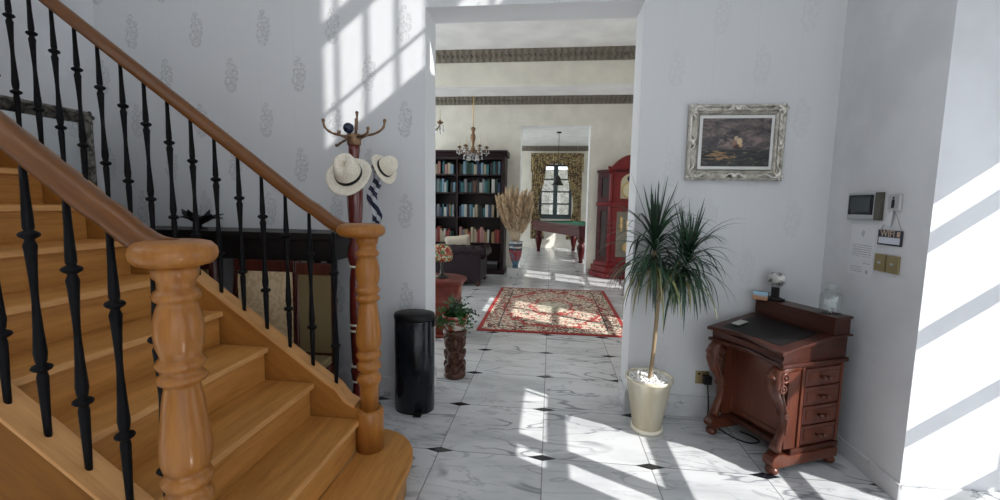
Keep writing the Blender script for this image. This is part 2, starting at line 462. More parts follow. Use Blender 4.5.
for i, g in enumerate((g2,g3,g4,g5)):
    ym = (g[0]+g[1])/2
    window_bars('window_%d' % (5+i), XG+.005, XG+.055, g, [(ym-.03,ym+.03)], [(2.48,2.64),(2.01,2.05),(1.53,1.57),(1.05,1.09),(.55,.6)], M['winwhite'], .02)
k2 = (-.7,2.2,.1,3.4); k3 = (2.95,4.95,.1,3.4); k4 = (5.8,10.2,.1,3.1)  # unseen left windows, added to let more skylight into these rooms
wall_with_holes('wall_library_left', -3.76, -3.7, -.88, 10.9, 0, HL, [k2,k3,k4], M['beige'])
for i, g in enumerate((k2,k3,k4)):
    ym = (g[0]+g[1])/2
    window_bars('window_%d' % (9+i), -3.755, -3.705, g, [(ym-.03,ym+.03)], [(1.5,1.55)], M['winwhite'], .05)
struct(MB().box((-3.7,5.5,3.3),(3.5,10.9,3.4)).build('ceiling_billiard', M['ceil']))
# billiard room end wall with its window
YB = 10.5; W0, W1, WZ0, WZ1 = .20, 1.27, 1.02, 2.72
struct(MB().box((-3.7,YB,0),(W0,YB+.3,3.3)).box((W1,YB,0),(3.4,YB+.3,3.3)).box((W0,YB,0),(W1,YB+.3,WZ0)).box((W0,YB,WZ1),(W1,YB+.3,3.3)).build('wall_billiard_end', M['beige']))
mb = MB(); y0, y1 = YB+.06, YB+.12
for a, b in ((W0,W0+.09),(W1-.09,W1),(.665,.805)): mb.box((a,y0,WZ0),(b,y1,WZ1))
for a, b in ((WZ0,WZ0+.08),(WZ1-.06,WZ1),(1.42,1.465),(1.82,1.865),(2.22,2.265)): mb.box((W0,y0+.003,a),(W1,y1-.003,b))
wn = struct(mb.build('window_12', M['frame_teal']))
MB().box((W0,YB+.088,WZ0),(W1,YB+.092,WZ1)).build('pane', M['pane'], wn)
struct(MB().box((W0-.06,YB-.05,WZ0-.06),(W1+.06,YB+.06,WZ0)).build('trim_2', M['frame_teal']))
# garden seen through it
def mat_garden():
    m = Mat('garden_wall', .9); v = m.coord()
    a = m.noise(v, 6, 6, .7).ss(.35,.7)
    c = m.mix(a, (.11,.115,.095), (.24,.24,.235)); b = m.noise(v, 9, 5, .7).ss(.50,.66)
    m.color(m.mix(b*.9, c, (.035,.045,.025))); return m.m
struct(MB().box((-6,15,0),(7,15.4,2.9)).build('garden_wall', mat_garden()))
struct(MB().box((-8,10.9,-.2),(9,18,-.02)).build('garden_ground', plain('gravel_ground', (.6,.58,.52), .9, 0, .3, 40)))

# skirtings, cornices
ZS = .153
sk = MB()
def skirt(name, segs):
    mb = MB()
    for lo, hi in segs: mb.box(lo, hi)
    return struct(mb.build(name, M['skirt'], bevel=.004))
t = .014
skirt('baseboard_back', [((XD1-t,YW-t,0),(XR,YW,ZS)), ((XD1-t,YW-t,0),(XD1,-.88,ZS)), ((XL,YW-t,0),(XD0+t,YW,ZS)), ((XD0,YW,0),(XD0+t,-.88,ZS))])
skirt('baseboard_right', [((XR-t,-1.93-t,0),(XR,YW-t,ZS*.62)), ((XR,-1.93-t,0),(XWIN,-1.93,ZS*.62))])
skirt('baseboard_left', [((XL,-7.9,0),(XL+t,YW-t,ZS))])
skirt('baseboard_library', [((-3.7,5.1-t,0),(FX0,5.1,.12)), ((FX1,5.1-t,0),(3.3,5.1,.12))])
def mat_cornice():
    m = Mat('cornice_moulding', .6); x, y, z = m.xyz()
    a = ((x*68).sin()*.5 + .5); n = m.noise(m.coord(), 60, 3)
    m.color(m.mix((a*.12 + n).ss(.35,.75), (.12,.105,.085), (.24,.21,.165)))
    m.bump(a, .6, .02); return m.m
M['cornice'] = mat_cornice()
def cornice(name, y, z1, h=.145, x0=-3.7, x1=3.3):
    """moulded strip on the face of a wall at y (facing -y)"""
    d = h
    poly = [(y, z1-h), (y-.02, z1-h), (y-.025, z1-h+.02), (y-.04, z1-h*.6), (y-d*.55, z1-h*.35), (y-d*.8, z1-.03), (y-d*.85, z1-.0), (y, z1)]
    mb = MB().prism(poly, x0, x1, 'x')
    n = int((x1-x0)/.07)
    for i in range(n if y < YB else 0):   # egg-and-dart row
        mb.sphere((x0+.03+i*.07, y-.060, z1-h*.50), .022, 6, 4, (1,.8,1.5))
    return struct(mb.build(name, M['cornice']))
cornice('trim_3', 2.35, HL)
cornice('trim_4', 5.1, HL)
cornice('trim_5', YB, 3.3, .15, -3.7, 3.3)

# ------------------------------------------------------------------ staircase
stair = thing('staircase', 'oak staircase with black iron balusters and turned oak newel posts', 'staircase', (0,0,0))
YF, YN = -2.12, -3.15           # balustrade centre lines (far, near)
RISE, RUN, X2 = .175, .24, -.318
def nose(n): return X2 - RUN*(n-2)
NS = 12
for n in range(2, NS+1):
    z = RISE*n; x = nose(n)
    xb = x - RUN - .03
    if n == NS: xb = XL+.002
    tb = MB().box((xb,YN+.028,z-.032),(x,YF-.048,z))
    tr = tb.build('tread', M['oak_y'], stair, bevel=.007)
    MB().box((x-.006,YN+.0285,z-.028),(x+.0015,YF-.0485,z-.004)).build('nosing_highlight', M['oak_lit'], tr, bevel=.0015)  # thin strip painting a lit front edge onto the tread
    MB().box((x-.045,YN+.03,z-RISE),(x-.022,YF-.05,z-.030)).build('riser', M['oak_y'], stair)
# curtail bottom step
def curtail(inset):
    ym = (YF+YN)/2; half = [(-.34,-1.925+inset),(-.266,-1.925+inset),(-.20,-1.948+inset*.3),(-.146,-1.985-inset*.2),(-.105,-2.03-inset*.4),(-.07,-2.087-inset*.5),(-.042,-2.17-inset*.4),(-.030,-2.266),(-.027,-2.40),(-.026,-2.55)]
    half = [(x - (inset if x > -.2 else inset*.4), y - inset) for x, y in half]
    pts = half + [(x, 2*ym - y) for x, y in reversed(half)]
    return pts
MB().prism(curtail(0), RISE-.034, RISE, 'z', True).build('tread', M['oak_y'], stair, bevel=.008)
MB().prism(curtail(.024), 0.0, RISE-.034, 'z', True).build('riser', M['oak_y'], stair)
# stringers
def zs(x): return .483 + .735*(-.449 - x)      # stringer top under the balusters
for Y, nm in ((YF-.002, 'far'), (YN+.002, 'near')):
    pts = []
    top = [(XL+.003, zs(XL))]
    top += [(-.52, zs(-.52)), (-.45, zs(-.45)+.006), (-.40, .428), (-.35, .402), (-.30, .388), (-.262, .385)]
    bot = [(-.262, RISE+.001), (-.36, RISE+.001)]
    bot += [(-.60, .10), (XL+.003, zs(XL)-.42)]
    MB().prism(top+bot, Y-.042, Y+.042, 'y').build('stringer', M['oak_s' if nm == 'far' else 'oak_shade'], stair, bevel=.005)
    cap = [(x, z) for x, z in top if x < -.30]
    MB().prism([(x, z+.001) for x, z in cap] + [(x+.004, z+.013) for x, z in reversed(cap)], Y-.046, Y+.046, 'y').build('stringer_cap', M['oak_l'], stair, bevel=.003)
    # turned drum that ends the stringer on the curtail step
    MB().lathe([(.0,RISE),(.070,RISE),(.070,.377),(.064,.386),(0,.386)], (-.285,Y,0), 32).build('stringer_drum', M['oak_z'], stair)
# closed spandrel under the near stringer
MB().prism([(-.40,.0),(-.40,RISE),(-.60,.115),(XL+.004,zs(XL)-.41),(XL+.004,0)], YN-.02, YN+.02, 'y').build('spandrel_panel', M['oak_shade'], stair)
# newel posts
newel_prof = [(.046,.384),(.046,.50),(.049,.515),(.057,.53),(.062,.548),(.056,.566),(.043,.578),(.043,.585),(.057,.60),(.062,.616),(.055,.632),(.044,.642),
    (.056,.655),(.063,.672),(.056,.688),(.046,.697),(.056,.706),(.062,.73),(.0625,.765),(.060,.80),(.054,.85),(.049,.90),(.043,.935),(.043,.944),(.055,.952),(.060,.962),(.054,.972),(.045,.980),(.054,.99),(.060,1.002),(.054,1.014),
    (.046,1.022),(.055,1.05),(.059,1.085),(.057,1.12),(.049,1.155),(.043,1.168),(.052,1.175),(.058,1.186),(.052,1.198),(.043,1.206),(.044,1.228),(.052,1.236),(.054,1.25),(.054,1.268)]
def railz(x): return 1.503 + .744*(-.703 - x)
for Y, xc in ((YF, -.315), (YN, -.372)):
    sc = 1.0; cr = 1.0 if Y == YF else .86
    nw = MB().lathe([(r*sc, z) for r, z in newel_prof], (xc+.03 if Y == YF else xc,Y,0), 32).build('newel_post', M['oak_z'], stair)
    # rail easing into the round cap
    path = [(XL+.004, Y, railz(XL))] + [(x, Y, railz(x)) for x in (-2.2,-1.6,-1.0,-.62)] + [(-.585,Y,railz(-.585)+.002),(-.55,Y,1.398),(-.515,Y,1.371),(-.48,Y,1.345),(-.445,Y,1.323),(-.41,Y,1.309),(-.37,Y,1.302),(xc,Y,1.300)]
    prof = [(-.030,-.030),(-.034,-.012),(-.031,.012),(-.022,.028),(-.008,.035),(.008,.035),(.022,.028),(.031,.012),(.034,-.012),(.030,-.030),(.018,-.034),(-.018,-.034)]
    vs_, fs_ = [], []; n = len(prof)
    P3 = [Vector(p) for p in path]
    for i, p in enumerate(P3):
        tg = (P3[min(i+1,len(P3)-1)] - P3[max(i-1,0)]).normalized(); up = Vector((0,1,0)).cross(tg)*-1
        if up.z < 0: up = -up
        for a, b in prof: vs_.append(p + Vector((0,1,0))*a*.94 + up*b*(.88 if Y == YF else .97))
    for i in range(len(P3)-1):
        for k in range(n):
            k2 = (k+1) % n
            fs_.append((i*n+k, i*n+k2, (i+1)*n+k2, (i+1)*n+k))
    fs_.append(tuple(range(n))); fs_.append(tuple((len(P3)-1)*n+k for k in range(n)))
    MB().add(vs_, fs_, True).build('handrail', M['rail'], stair)
    MB().lathe([(r_*cr, z_) for r_, z_ in [(0,1.266),(.075,1.266),(.100,1.272),(.112,1.284),(.116,1.30),(.112,1.315),(.098,1.328),(.075,1.333),(0,1.334)]], (xc,Y,0), 36).build('newel_cap', M['oak_y' if False else 'oak_z'], nw)
# balusters
bal_prof = [(.0085,0),(.0095,.05),(.0115,.12),(.0135,.19),(.012,.200),(.0105,.205),(.022,.212),(.025,.218),(.022,.224),(.0105,.231),(.013,.237),(.0155,.26),(.0115,.33),(.0085,.40),(.0082,.43),
    (.010,.48),(.0135,.545),(.0155,.565),(.011,.578),(.0105,.582),(.0215,.589),(.0245,.595),(.0215,.601),(.0105,.607),(.013,.614),(.0125,.64),(.0095,.71),(.008,.80)]
bproto = None
for Y, x0 in ((YF, -.462), (YN, -.436)):
    for k in range(19):
        x = x0 - .1232*k
        if x < XL + .05: break
        if bproto is None:
            bproto = MB().lathe(bal_prof, (0,0,0), 12).build('baluster', M['iron'], stair); b = bproto
        else:
            b = bproto.copy(); COL.objects.link(b)
        b.location = (x, Y, zs(x) - .002)
        b.scale = (1.0, 1.0, (railz(x) - .036 - zs(x))/.80)
        b.rotation_euler = (0,0,k*.7)

# ------------------------------------------------------------------ gilt mirror on the left wall
def ornate_frame(parent, w, h, bw, depth, mat, beads=True, name='frame'):
    """frame in the local x-z plane, facing -y; outer size w x h, border bw"""
    prof = [(0,0),(0,-depth*.55),(bw*.10,-depth*.85),(bw*.24,-depth),(bw*.40,-depth*.72),(bw*.58,-depth*.60),(bw*.74,-depth*.82),(bw*.86,-depth*.62),(bw,-depth*.35),(bw,0)]
    mb = MB(); n = len(prof)
    vs_, fs_ = [], []
    for (sx, sz) in ((-1,-1),(1,-1),(1,1),(-1,1)):
        for a, d in prof: vs_.append((sx*(w/2-a), d, sz*(h/2-a)))
    for c in range(4):
        for k in range(n-1):
            c2 = (c+1) % 4
            fs_.append((c*n+k, c2*n+k, c2*n+k+1, c*n+k+1))
    mb.add(vs_, fs_)
    fo = mb.build(name, mat, parent)
    om = MB()
    for sx in (-1,1):
        for sz in (-1,1):
            c = Vector((sx*(w/2-bw*.45), -depth*.95, sz*(h/2-bw*.45)))
            om.sphere(c, bw*.30, 10, 6, (1,.5,1))
            for q in range(5):
                a = q*2*PI/5
                om.sphere(c + Vector((math.cos(a)*bw*.34, 0, math.sin(a)*bw*.34)), bw*.17, 8, 5, (1,.6,1))
            for L, ax in ((w*.20,(1,0)),(h*.20,(0,1))):
                pts = [c + Vector((-sx*ax[0]*L*u + sx*ax[1]*bw*.18*math.sin(u*7), -.002, -sz*ax[1]*L*u + sz*ax[0]*bw*.18*math.sin(u*7))) for u in [i/10 for i in range(11)]]
                om.tube(pts, [bw*.13*(1-.6*i/10) for i in range(11)], 6)
    for px, pz, ax in ((0,1,0),(0,-1,0),(1,0,1),(-1,0,1)):
        c = Vector((px*(w/2-bw*.42), -depth*.92, pz*(h/2-bw*.42)))
        om.sphere(c, bw*.24, 10, 6, (1.5,.6,1) if ax == 0 else (1,.6,1.5))
        for s in (-1,1):
            L = (w if ax == 0 else h)*.17
            d = Vector((s,0,0)) if ax == 0 else Vector((0,0,s)); e = Vector((0,0,1)) if ax == 0 else Vector((1,0,0))
            pts = [c + d*L*u + e*bw*.2*math.sin(u*6.5) for u in [i/10 for i in range(11)]]
            om.tube(pts, [bw*.14*(1-.6*i/10) for i in range(11)], 6)
    if beads:
        for s in (-1,1):
            for k in range(int(w/(bw*.28))):
                om.sphere((-w/2+bw*.5+k*bw*.28 if -w/2+bw*.5+k*bw*.28 < w/2-bw*.5 else 0, -depth*.68, s*(h/2-bw*.80)), bw*.06, 5, 4)
    om.build('carving', mat, fo)
    return fo
def mat_silverleaf(name, c1, c2, metal=.75):
    m = Mat(name, .38, metal); v = m.coord()
    n = m.noise(v, 22, 5, .65)
    m.color(m.mix(n.ss(.36,.6), c2, c1)); m.bump(m.noise(v, 90, 4), .35, .004); return m.m
M['silverleaf'] = mat_silverleaf('silver_leaf', (.72,.69,.62), (.46,.43,.37))
M['darkleaf'] = mat_silverleaf('dark_carved_gilt', (.22,.20,.17), (.012,.012,.012), .5)
mir = thing('wall_mirror', 'large wall mirror in a dark carved silver frame beyond the stair balusters', 'mirror', (XL+.008,-1.835,1.42), PI/2)
mir.rotation_euler = (math.radians(0),0,PI/2)
ornate_frame(mir, 1.16, 1.26, .088, .045, M['darkleaf'])
MB().box((-.497,-.012,-.547),(.497,-.006,.547)).build('mirror_glass', Mat('mirror_silver', .02, 1, (.82,.85,.86)).m, mir)

# ------------------------------------------------------------------ framed painting
def mat_painting():
    m = Mat('seascape_canvas', .45); x, y, z = m.xyz(); v = m.coord()
    sea = z.lt(-.045)
    n = m.noise(m.coord((1,1,1.8)), 11, 6, .65, .6)
    sky = m.ramp(n, [(.34,(.022,.020,.024)),(.50,(.085,.072,.072)),(.64,(.24,.17,.155))])
    glow = ((x+.06)*(x+.06)*90 + (z-.01)*(z-.01)*260).ss(1.0,.0)
    sky = m.mix(glow*n.ss(.42,.60)*.8, sky, (.34,.25,.22))
    wv = m.noise(m.coord((1,1,4.5)), 14, 5, .6, 1)
    se = m.ramp(wv, [(.40,(.010,.013,.014)),(.56,(.035,.038,.036)),(.70,(.20,.155,.10))])
    gl2 = ((x+.10)*(x+.10)*60 + (z+.085)*(z+.085)*700).ss(1.0,.1)
    se = m.mix(gl2*wv.ss(.45,.6), se, (.36,.21,.09))
    c = m.mix(sea, sky, se)
    for cx_, cz_, rx, rz, col, k in ((.008,-.028,.026,.016,(.05,.025,.02),1),(.022,.006,.016,.022,(.62,.46,.27),1),(.000,.024,.012,.016,(.50,.38,.26),.9),(-.012,-.004,.010,.022,(.28,.14,.10),.9),(.03,-.018,.012,.012,(.55,.36,.20),.9),
                                 (.075,-.035,.016,.008,(.03,.03,.03),.9),(-.125,-.028,.006,.016,(.06,.05,.05),.9)):
        e = ((x-cx_)*(x-cx_)*(1/rx**2) + (z-cz_)*(z-cz_)*(1/rz**2) + (n-.5)*1.2).ss(1.25,.7)
        c = m.mix(e*k, c, col)
    m.color(c); return m.m
pic = thing('framed_painting', 'ship-at-sea oil painting in an ornate silver frame on the wall', 'painting', (1.766,YW-.002,1.852), 0)
ornate_frame(pic, .588, .478, .068, .042, M['silverleaf'])
MB().box((-.226,-.024,-.170),(.226,-.010,.170)).build('liner', plain('painted_liner', (.72,.72,.68), .5), pic, bevel=.003)
MB().box((-.206,-.028,-.150),(.206,-.022,.150)).build('canvas', mat_painting(), pic)

# ------------------------------------------------------------------ davenport desk
DA = math.radians(-66)
DO = Vector((1.715,-1.592,0))
desk = thing('davenport_desk', 'carved dark mahogany writing desk with sloping lid in the corner', 'desk', DO, DA)
DS = Vector((1.15,.965,1.01)); desk.scale = DS
hw = .225
def yfront(x): return .048*(math.cos(2*PI*(x+.02)/.50)+1)/2 - .004
def serp(inset, yb, n=20, ov=.0):
    pts = []
    for i in range(n+1):
        x = -hw - ov + (2*hw+2*ov)*i/n
        pts.append((x, yfront(x) + inset))
    return pts + [(hw+ov, yb), (-hw-ov, yb)]
# body with framed front
MB().box((-.200,.185,.135),(.200,.50,.60)).build('carcass', M['mahog'], desk, bevel=.003)
fp = MB().box((-.175,.170,.165),(.175,.187,.575)).build('front_panel', M['mahog_s'], desk, bevel=.004)
mb = MB()
for a, b in (((-.185,.160,.155),(-.155,.186,.585)),((.155,.160,.155),(.185,.186,.585)),((-.155,.162,.155),(.155,.186,.185)),((-.155,.162,.555),(.155,.186,.585))): mb.box(a, b)
mb.build('panel_frame', M['mahog'], fp, bevel=.004)
for s_ in (-1,1): MB().box((s_*.186-.018,.098,.135),(s_*.186+.018,.184,.60)).build('pilaster', M['mahog'], desk, bevel=.004)
MB().prism([(-.215,.14),(.215,.14),(.215,.51),(-.215,.51)], .105, .137, 'z').build('plinth', M['mahog_x'], desk, bevel=.008)
# waist moulding, serpentine
MB().prism(serp(.012, .505, ov=.004), .600, .622, 'z').build('waist_moulding', M['mahog_x'], desk, bevel=.006)
MB().prism(serp(.028, .50, ov=-.012), .622, .640, 'z').build('waist_moulding', M['mahog_x'], desk)
# sloping case: sides + lid
ZF, ZB, YG = .690, .757, .375
MB().prism([(.030,.640),(.50,.640),(.50,ZB-.006),(YG,ZB-.006),(.030,ZF-.020)], -hw+.010, hw-.010, 'x').build('slope_case', M['mahog_x'], desk, bevel=.002)
# the lid: serpentine front, tilted plane
pl = serp(0, YG, ov=.006); n = len(pl); vs_ = []
for dz in (-.020, 0):
    for x, y in pl: vs_.append((x, y, ZF + (ZB-ZF)*(y/YG) + dz))
fs_ = [tuple(range(n))[::-1], tuple(range(n,2*n))] + [(i,(i+1)%n,n+(i+1)%n,n+i) for i in range(n)]
lid = MB().add(vs_, fs_).build('lid', M['mahog_x'], desk, bevel=.005)
def sl(x, y, d=0): return (x, y, ZF + (ZB-ZF)*(y/YG) + d)
vs_ = [sl(-.175,.060,.0005),sl(.175,.060,.0005),sl(.175,.345,.0005),sl(-.175,.345,.0005)]
vs_ += [tuple(Vector(v)+Vector((0,0,.002))) for v in vs_]
tag(MB().add(vs_, [(3,2,1,0),(4,5,6,7),(0,1,5,4),(1,2,6,5),(2,3,7,6),(3,0,4,7)]).build('leather_inset', plain('desk_leather', (.009,.007,.007), .5, 0, .15, 120, Specular_IOR_Level=.25), lid), 'black leather writing surface', None)
# stationery box
MB().box((-hw+.004,YG+.004,ZB-.012),(hw-.004,.502,.836)).build('stationery_box', M['mahog_x'], desk, bevel=.004)
MB().box((-hw-.004,YG-.004,.836),(hw+.004,.508,.852)).build('box_lid', M['mahog_x'], desk, bevel=.005)
MB().box((-hw-.008,YG,ZB-.014),(hw+.008,.512,ZB-.004)).build('box_moulding', M['mahog_x'], desk, bevel=.003)
# drawers on the right side
zz = [(.150,.252),(.262,.362),(.372,.470),(.480,.574)]
for a, b in zz:
    d = MB().box((.200,.215,a),(.209,.478,b)).build('drawer', M['mahog_s'], desk, bevel=.003)
    MB().box((.208,.235,a+.02),(.2115,.458,b-.02)).build('drawer_panel', M['mahog'], d, bevel=.001)
    zc = (a+b)/2
    MB().lathe([(0,.030),(.007,.029),(.012,.022),(.012,.016),(.005,.011),(.005,.0),(.0,.0)], (0,0,0), 14, T(.2112,.325,zc) @ Matrix.Rotation(PI/2,4,'Y')).build('knob', M['mahog'], d)
    MB().lathe([(0,.030),(.007,.029),(.012,.022),(.012,.016),(.005,.011),(.005,.0),(.0,.0)], (0,0,0), 14, T(.2112,.365,zc-.004) @ Matrix.Rotation(PI/2,4,'Y')).build('knob', M['mahog'], d)
for y in (.195,.490):
    MB().box((.198,y-.010,.140),(.212,y+.010,.598)).build('corner_stile', M['mahog'], desk, bevel=.003)
# scrolled legs, sledge feet, castors
for sx in (-1,1):
    x = sx*.190
    pts = [(x,.165,.590),(x,.10,.594),(x,.045,.580),(x,.014,.545),(x,.006,.500),(x,.022,.450),(x,.060,.400),(x,.094,.350),(x,.106,.295),(x,.098,.240),(x,.078,.195),(x,.062,.160),(x,.055,.130)]
    rr = [.030,.034,.036,.036,.034,.030,.027,.024,.022,.021,.023,.027,.032]
    lg = MB().tube(pts, rr, 12, flat=.85).build('scroll_leg', M['mahog'], desk)
    cv = MB()
    for k, (py, pz, q) in enumerate(((.040,.548,.032),(.032,.488,.026),(.092,.330,.019))):
        for e in (-1,1):
            cv.ring((0,0,0), q*.75, q*.28, 16, 6, T(x+e*.031*(1 if k<2 else .7),py,pz) @ Matrix.Rotation(PI/2,4,'Y'))
            cv.sphere((x+e*.031*(1 if k<2 else .7),py,pz), q*.35, 8, 6)
    for q in range(5):
        cv.sphere((x,-.018+q*.008,.545-q*.030), .016-q*.0015, 8, 6, (1.5,.8,1))
    for e in (-1,1):
        cv.tube([(x+e*.026,.070,.57),(x+e*.032,.018,.53),(x+e*.029,.040,.44),(x+e*.022,.098,.33),(x+e*.020,.092,.22)], [.006,.008,.008,.006,.004], 6)
    cv.build('carving', M['mahog'], lg)
    MB().prism([(.020,.052),(.030,.046),(.500,.046),(.505,.060),(.505,.095),(.49,.104),(.13,.104),(.085,.118),(.050,.120),(.020,.104),(.006,.085),(.008,.064)], x-.028, x+.028, 'x').build('sledge_foot', M['mahog'], desk, bevel=.005)
    for y in (.045,.478):
        c = MB().lathe([(0,0),(.014,.002),(.027,.012),(.032,.026),(.026,.039),(.014,.046),(.018,.050),(0,.051)], (x,y,-.001), 16).build('bun_castor', M['mahog'], desk)
# objects on the desk (desk local -> world helper)
def dk(x, y, z): return Matrix.Translation(DO) @ RZ(DA) @ Vector((x*DS.x,y*DS.y,z*DS.z))
orn = thing('round_ornament', 'round silver medallion on a black stand on the desk', 'ornament', dk(-.150,.445,.852), DA+.55); orn.scale = (1.12,1.12,1.12)
MB().lathe([(0,0),(.05,0),(.05,.010),(.030,.014),(.030,.018),(0,.018)], (0,0,0), 24, sy=.75).build('base', M['black'], orn)
MB().box((-.020,-.012,.017),(.020,.012,.075)).build('stand', M['black'], orn, bevel=.003)
def mat_relief():
    m = Mat('relief_silver', .4, .45); v = m.coord(); n = m.noise(v, 45, 4)
    m.color(m.mix(n.ss(.4,.6), (.12,.12,.12), (.62,.61,.58))); m.bump(n, .6, .004); return m.m
MX = Matrix.Rotation(PI/2,4,'X')
MB().lathe([(0,-.008),(.040,-.007),(.046,-.002),(.046,.004),(.040,.010),(0,.013)], (0,0,0), 32, T(0,0,.120) @ MX).build('medallion', mat_relief(), orn)
MB().ring((0,0,0), .044, .006, 32, 8, T(0,-.002,.120) @ MX).build('rim', M['steel'], orn)
def mat_card():
    m = Mat('printed_card', .3); x, y, z = m.xyz()
    m.color(m.mix((z + m.noise(m.coord(), 30, 2)*.03).ss(.028,.055), (.42,.20,.10), (.30,.52,.66))); return m.m
crd = thing('picture_card', 'small blue and orange picture card leaning on the medallion stand', 'card', dk(-.170,.345,.853), DA+.5)
MB().box((-.042,-.003,0),(.042,.003,.052), Matrix.Rotation(-.2,4,'X')).build('card_face', mat_card(), crd, bevel=.001)
MB().box((-.045,.003,0),(.045,.012,.056), Matrix.Rotation(-.2,4,'X')).build('card_holder', M['black'], crd, bevel=.002)
jar = thing('glass_jar', 'clear square glass jar with a glass stopper on the desk', 'jar', dk(.155,.440,.852), DA+.3)
sq = lambda r, z: [(r*math.copysign(abs(math.cos(a))**.55, math.cos(a)), r*math.copysign(abs(math.sin(a))**.55, math.sin(a)), z) for a in [2*PI*(k+.5)/24 for k in range(24)]]
rings = [sq(.040,0),sq(.047,.006),sq(.048,.095),sq(.044,.108),sq(.030,.118),sq(.029,.128),sq(.034,.131),sq(.033,.134)]
vs_ = [p for r in rings for p in r]; fs_ = [(i*24+k,i*24+(k+1)%24,(i+1)*24+(k+1)%24,(i+1)*24+k) for i in range(len(rings)-1) for k in range(24)] + [tuple(range(24))]
MB().add(vs_, fs_, True).build('jar_body', M['jar'], jar)
MB().lathe([(0,.131),(.030,.131),(.031,.136),(.020,.140),(.024,.150),(.024,.160),(.014,.168),(0,.170)], (0,0,0), 20).build('stopper', M['jar'], jar)
mb = MB(); rj = random.Random(3)
for k in range(34):
    a, b = rj.uniform(0,2*PI), rj.uniform(0,2*PI); z0, z1 = rj.uniform(.008,.05), rj.uniform(.045,.098)
    q = .032
    mb.tube([(q*math.cos(a)*.9,q*math.sin(a)*.9,z0),(q*.4*math.cos(a+b),q*.4*math.sin(a+b),(z0+z1)/2),(q*math.cos(b),q*math.sin(b),z1)], .0022, 5)
tag(mb.build('twisted_strips', plain('pale_twists', (.86,.89,.90), .5), None, dk(.155,.440,.853)), 'tangle of pale twisted strips inside the glass jar', 'decoration', None, 'stuff')
pth = math.atan2(ZB-ZF, YG)
nb = thing('notepad', 'small silver notepad lying on the sloping desk lid', 'notepad', dk(-.135,.150,0)+Vector((0,0,(ZF+(ZB-ZF)*.150/YG+.0065)*DS.z)), 0)
nb.rotation_euler = (RZ(DA+.1) @ Matrix.Rotation(pth,4,'X')).to_euler()
MB().box((-.028,-.042,0),(.028,.042,.009)).build('cover', M['steel'], nb, bevel=.002)
MB().box((-.022,-.036,.009),(.022,.036,.010)).build('page', plain('pad_paper', (.52,.52,.49), .5), nb)

# ------------------------------------------------------------------ power socket with plug and cord
soc = thing('wall_socket', 'brass wall socket with a black plug beside the desk', 'socket', (1.665,YW,.285))
MB().box((-.044,-.010,-.044),(.044,0,.044)).build('face_plate', M['brass'], soc, bevel=.003)
MB().box((.0,-.050,-.036),(.052,-.010,.020)).build('plug', M['black'], soc, bevel=.006)
MB().box((-.030,-.013,.018),(-.016,-.010,.034)).build('rocker', M['black'], soc, bevel=.001)
cp = [(1.69,YW-.045,.255),(1.70,YW-.055,.12),(1.70,YW-.07,.02),(1.73,-1.30,.006),(1.79,-1.42,.006),(1.86,-1.47,.006),(1.93,-1.44,.006),(1.90,-1.37,.006),(1.86,-1.33,.006)]
def smooth(pts, k=4):
    pts = [Vector(p) for p in pts]; out = []
    for i in range(len(pts)-1):
        a, b, c, d = pts[max(i-1,0)], pts[i], pts[i+1], pts[min(i+2,len(pts)-1)]
        for j in range(k):
            t = j/k
            out.append(.5*((2*b)+(c-a)*t+(2*a-5*b+4*c-d)*t*t+(3*b-a-3*c+d)*t**3))
    return out + [pts[-1]]
tag(MB().tube(smooth(cp), .0045, 7).build('power_cord', M['black']), 'thin black power cord on the floor under the desk', 'cord')

# ------------------------------------------------------------------ potted dracaena
PX, PY = 1.265, -1.375
pp = thing('potted_dracaena', 'tall spiky green dracaena in a cream pot by the doorway', 'plant', (PX,PY,0))
MB().lathe([(0,.0),(.094,.0),(.100,.006),(.100,.026),(.090,.030),(.084,.030)], (0,0,0), 40).build('saucer', M['cream'], pp)
def mat_pot():
    m = Mat('champagne_glazed_pot', .22, .35, (.70,.62,.44)); n = m.noise(m.coord((1,1,.2)), 12, 3)
    m.color(m.mix(n.ss(.3,.7), (.72,.64,.46), (.86,.80,.64))); return m.m
MB().lathe([(.078,.022),(.088,.022),(.140,.335),(.148,.340),(.148,.356),(.142,.360),(.134,.356),(.131,.334),(0,.334)], (0,0,0), 48).build('pot', mat_pot(), pp)
mb = MB(); rp = random.Random(5)
for k in range(330):
    a, q = rp.uniform(0,2*PI), .128*math.sqrt(rp.random())
    mb.sphere((q*math.cos(a),q*math.sin(a),.338+rp.uniform(0,.014)), rp.uniform(.006,.0115), 6, 4, (1,rp.uniform(.7,1.2),.75))
tag(mb.build('pebbles', plain('white_pebbles', (.88,.87,.84), .7), pp), 'white pebbles covering the soil', None, None, 'stuff')
MB().tube(smooth([(0,0,.32),(.012,-.004,.45),(.022,0,.62),(.028,.004,.78),(.030,.005,.90)]), .0125, 10).build('trunk', plain('dracaena_trunk', (.30,.22,.13), .85, 0, .6, 90), pp)
MB().tube(smooth([(.029,.004,.84),(.06,.01,.93),(.115,.02,1.01),(.16,.03,1.09)]), [.014]*12+[.012], 8).build('branch', plain('dracaena_branch', (.26,.20,.11), .85, 0, .6, 90), pp)
MB().tube(smooth([(.030,.005,.88),(.01,0,.98),(-.005,-.005,1.08),(-.01,-.01,1.17)]), [.014]*12+[.012], 8).build('branch', bpy.data.materials['dracaena_branch'], pp)
def mat_leaf(name, c1, c2, rough=.35):
    m = Mat(name, rough); n = m.noise(m.coord(), 9, 2); m.color(m.mix(n.ss(.35,.65), c1, c2)); return m.m
M['leaf'] = mat_leaf('dracaena_leaf', (.007,.026,.013), (.024,.070,.030), .42)
M['leafdry'] = mat_leaf('dry_leaf', (.34,.30,.13), (.20,.24,.08))
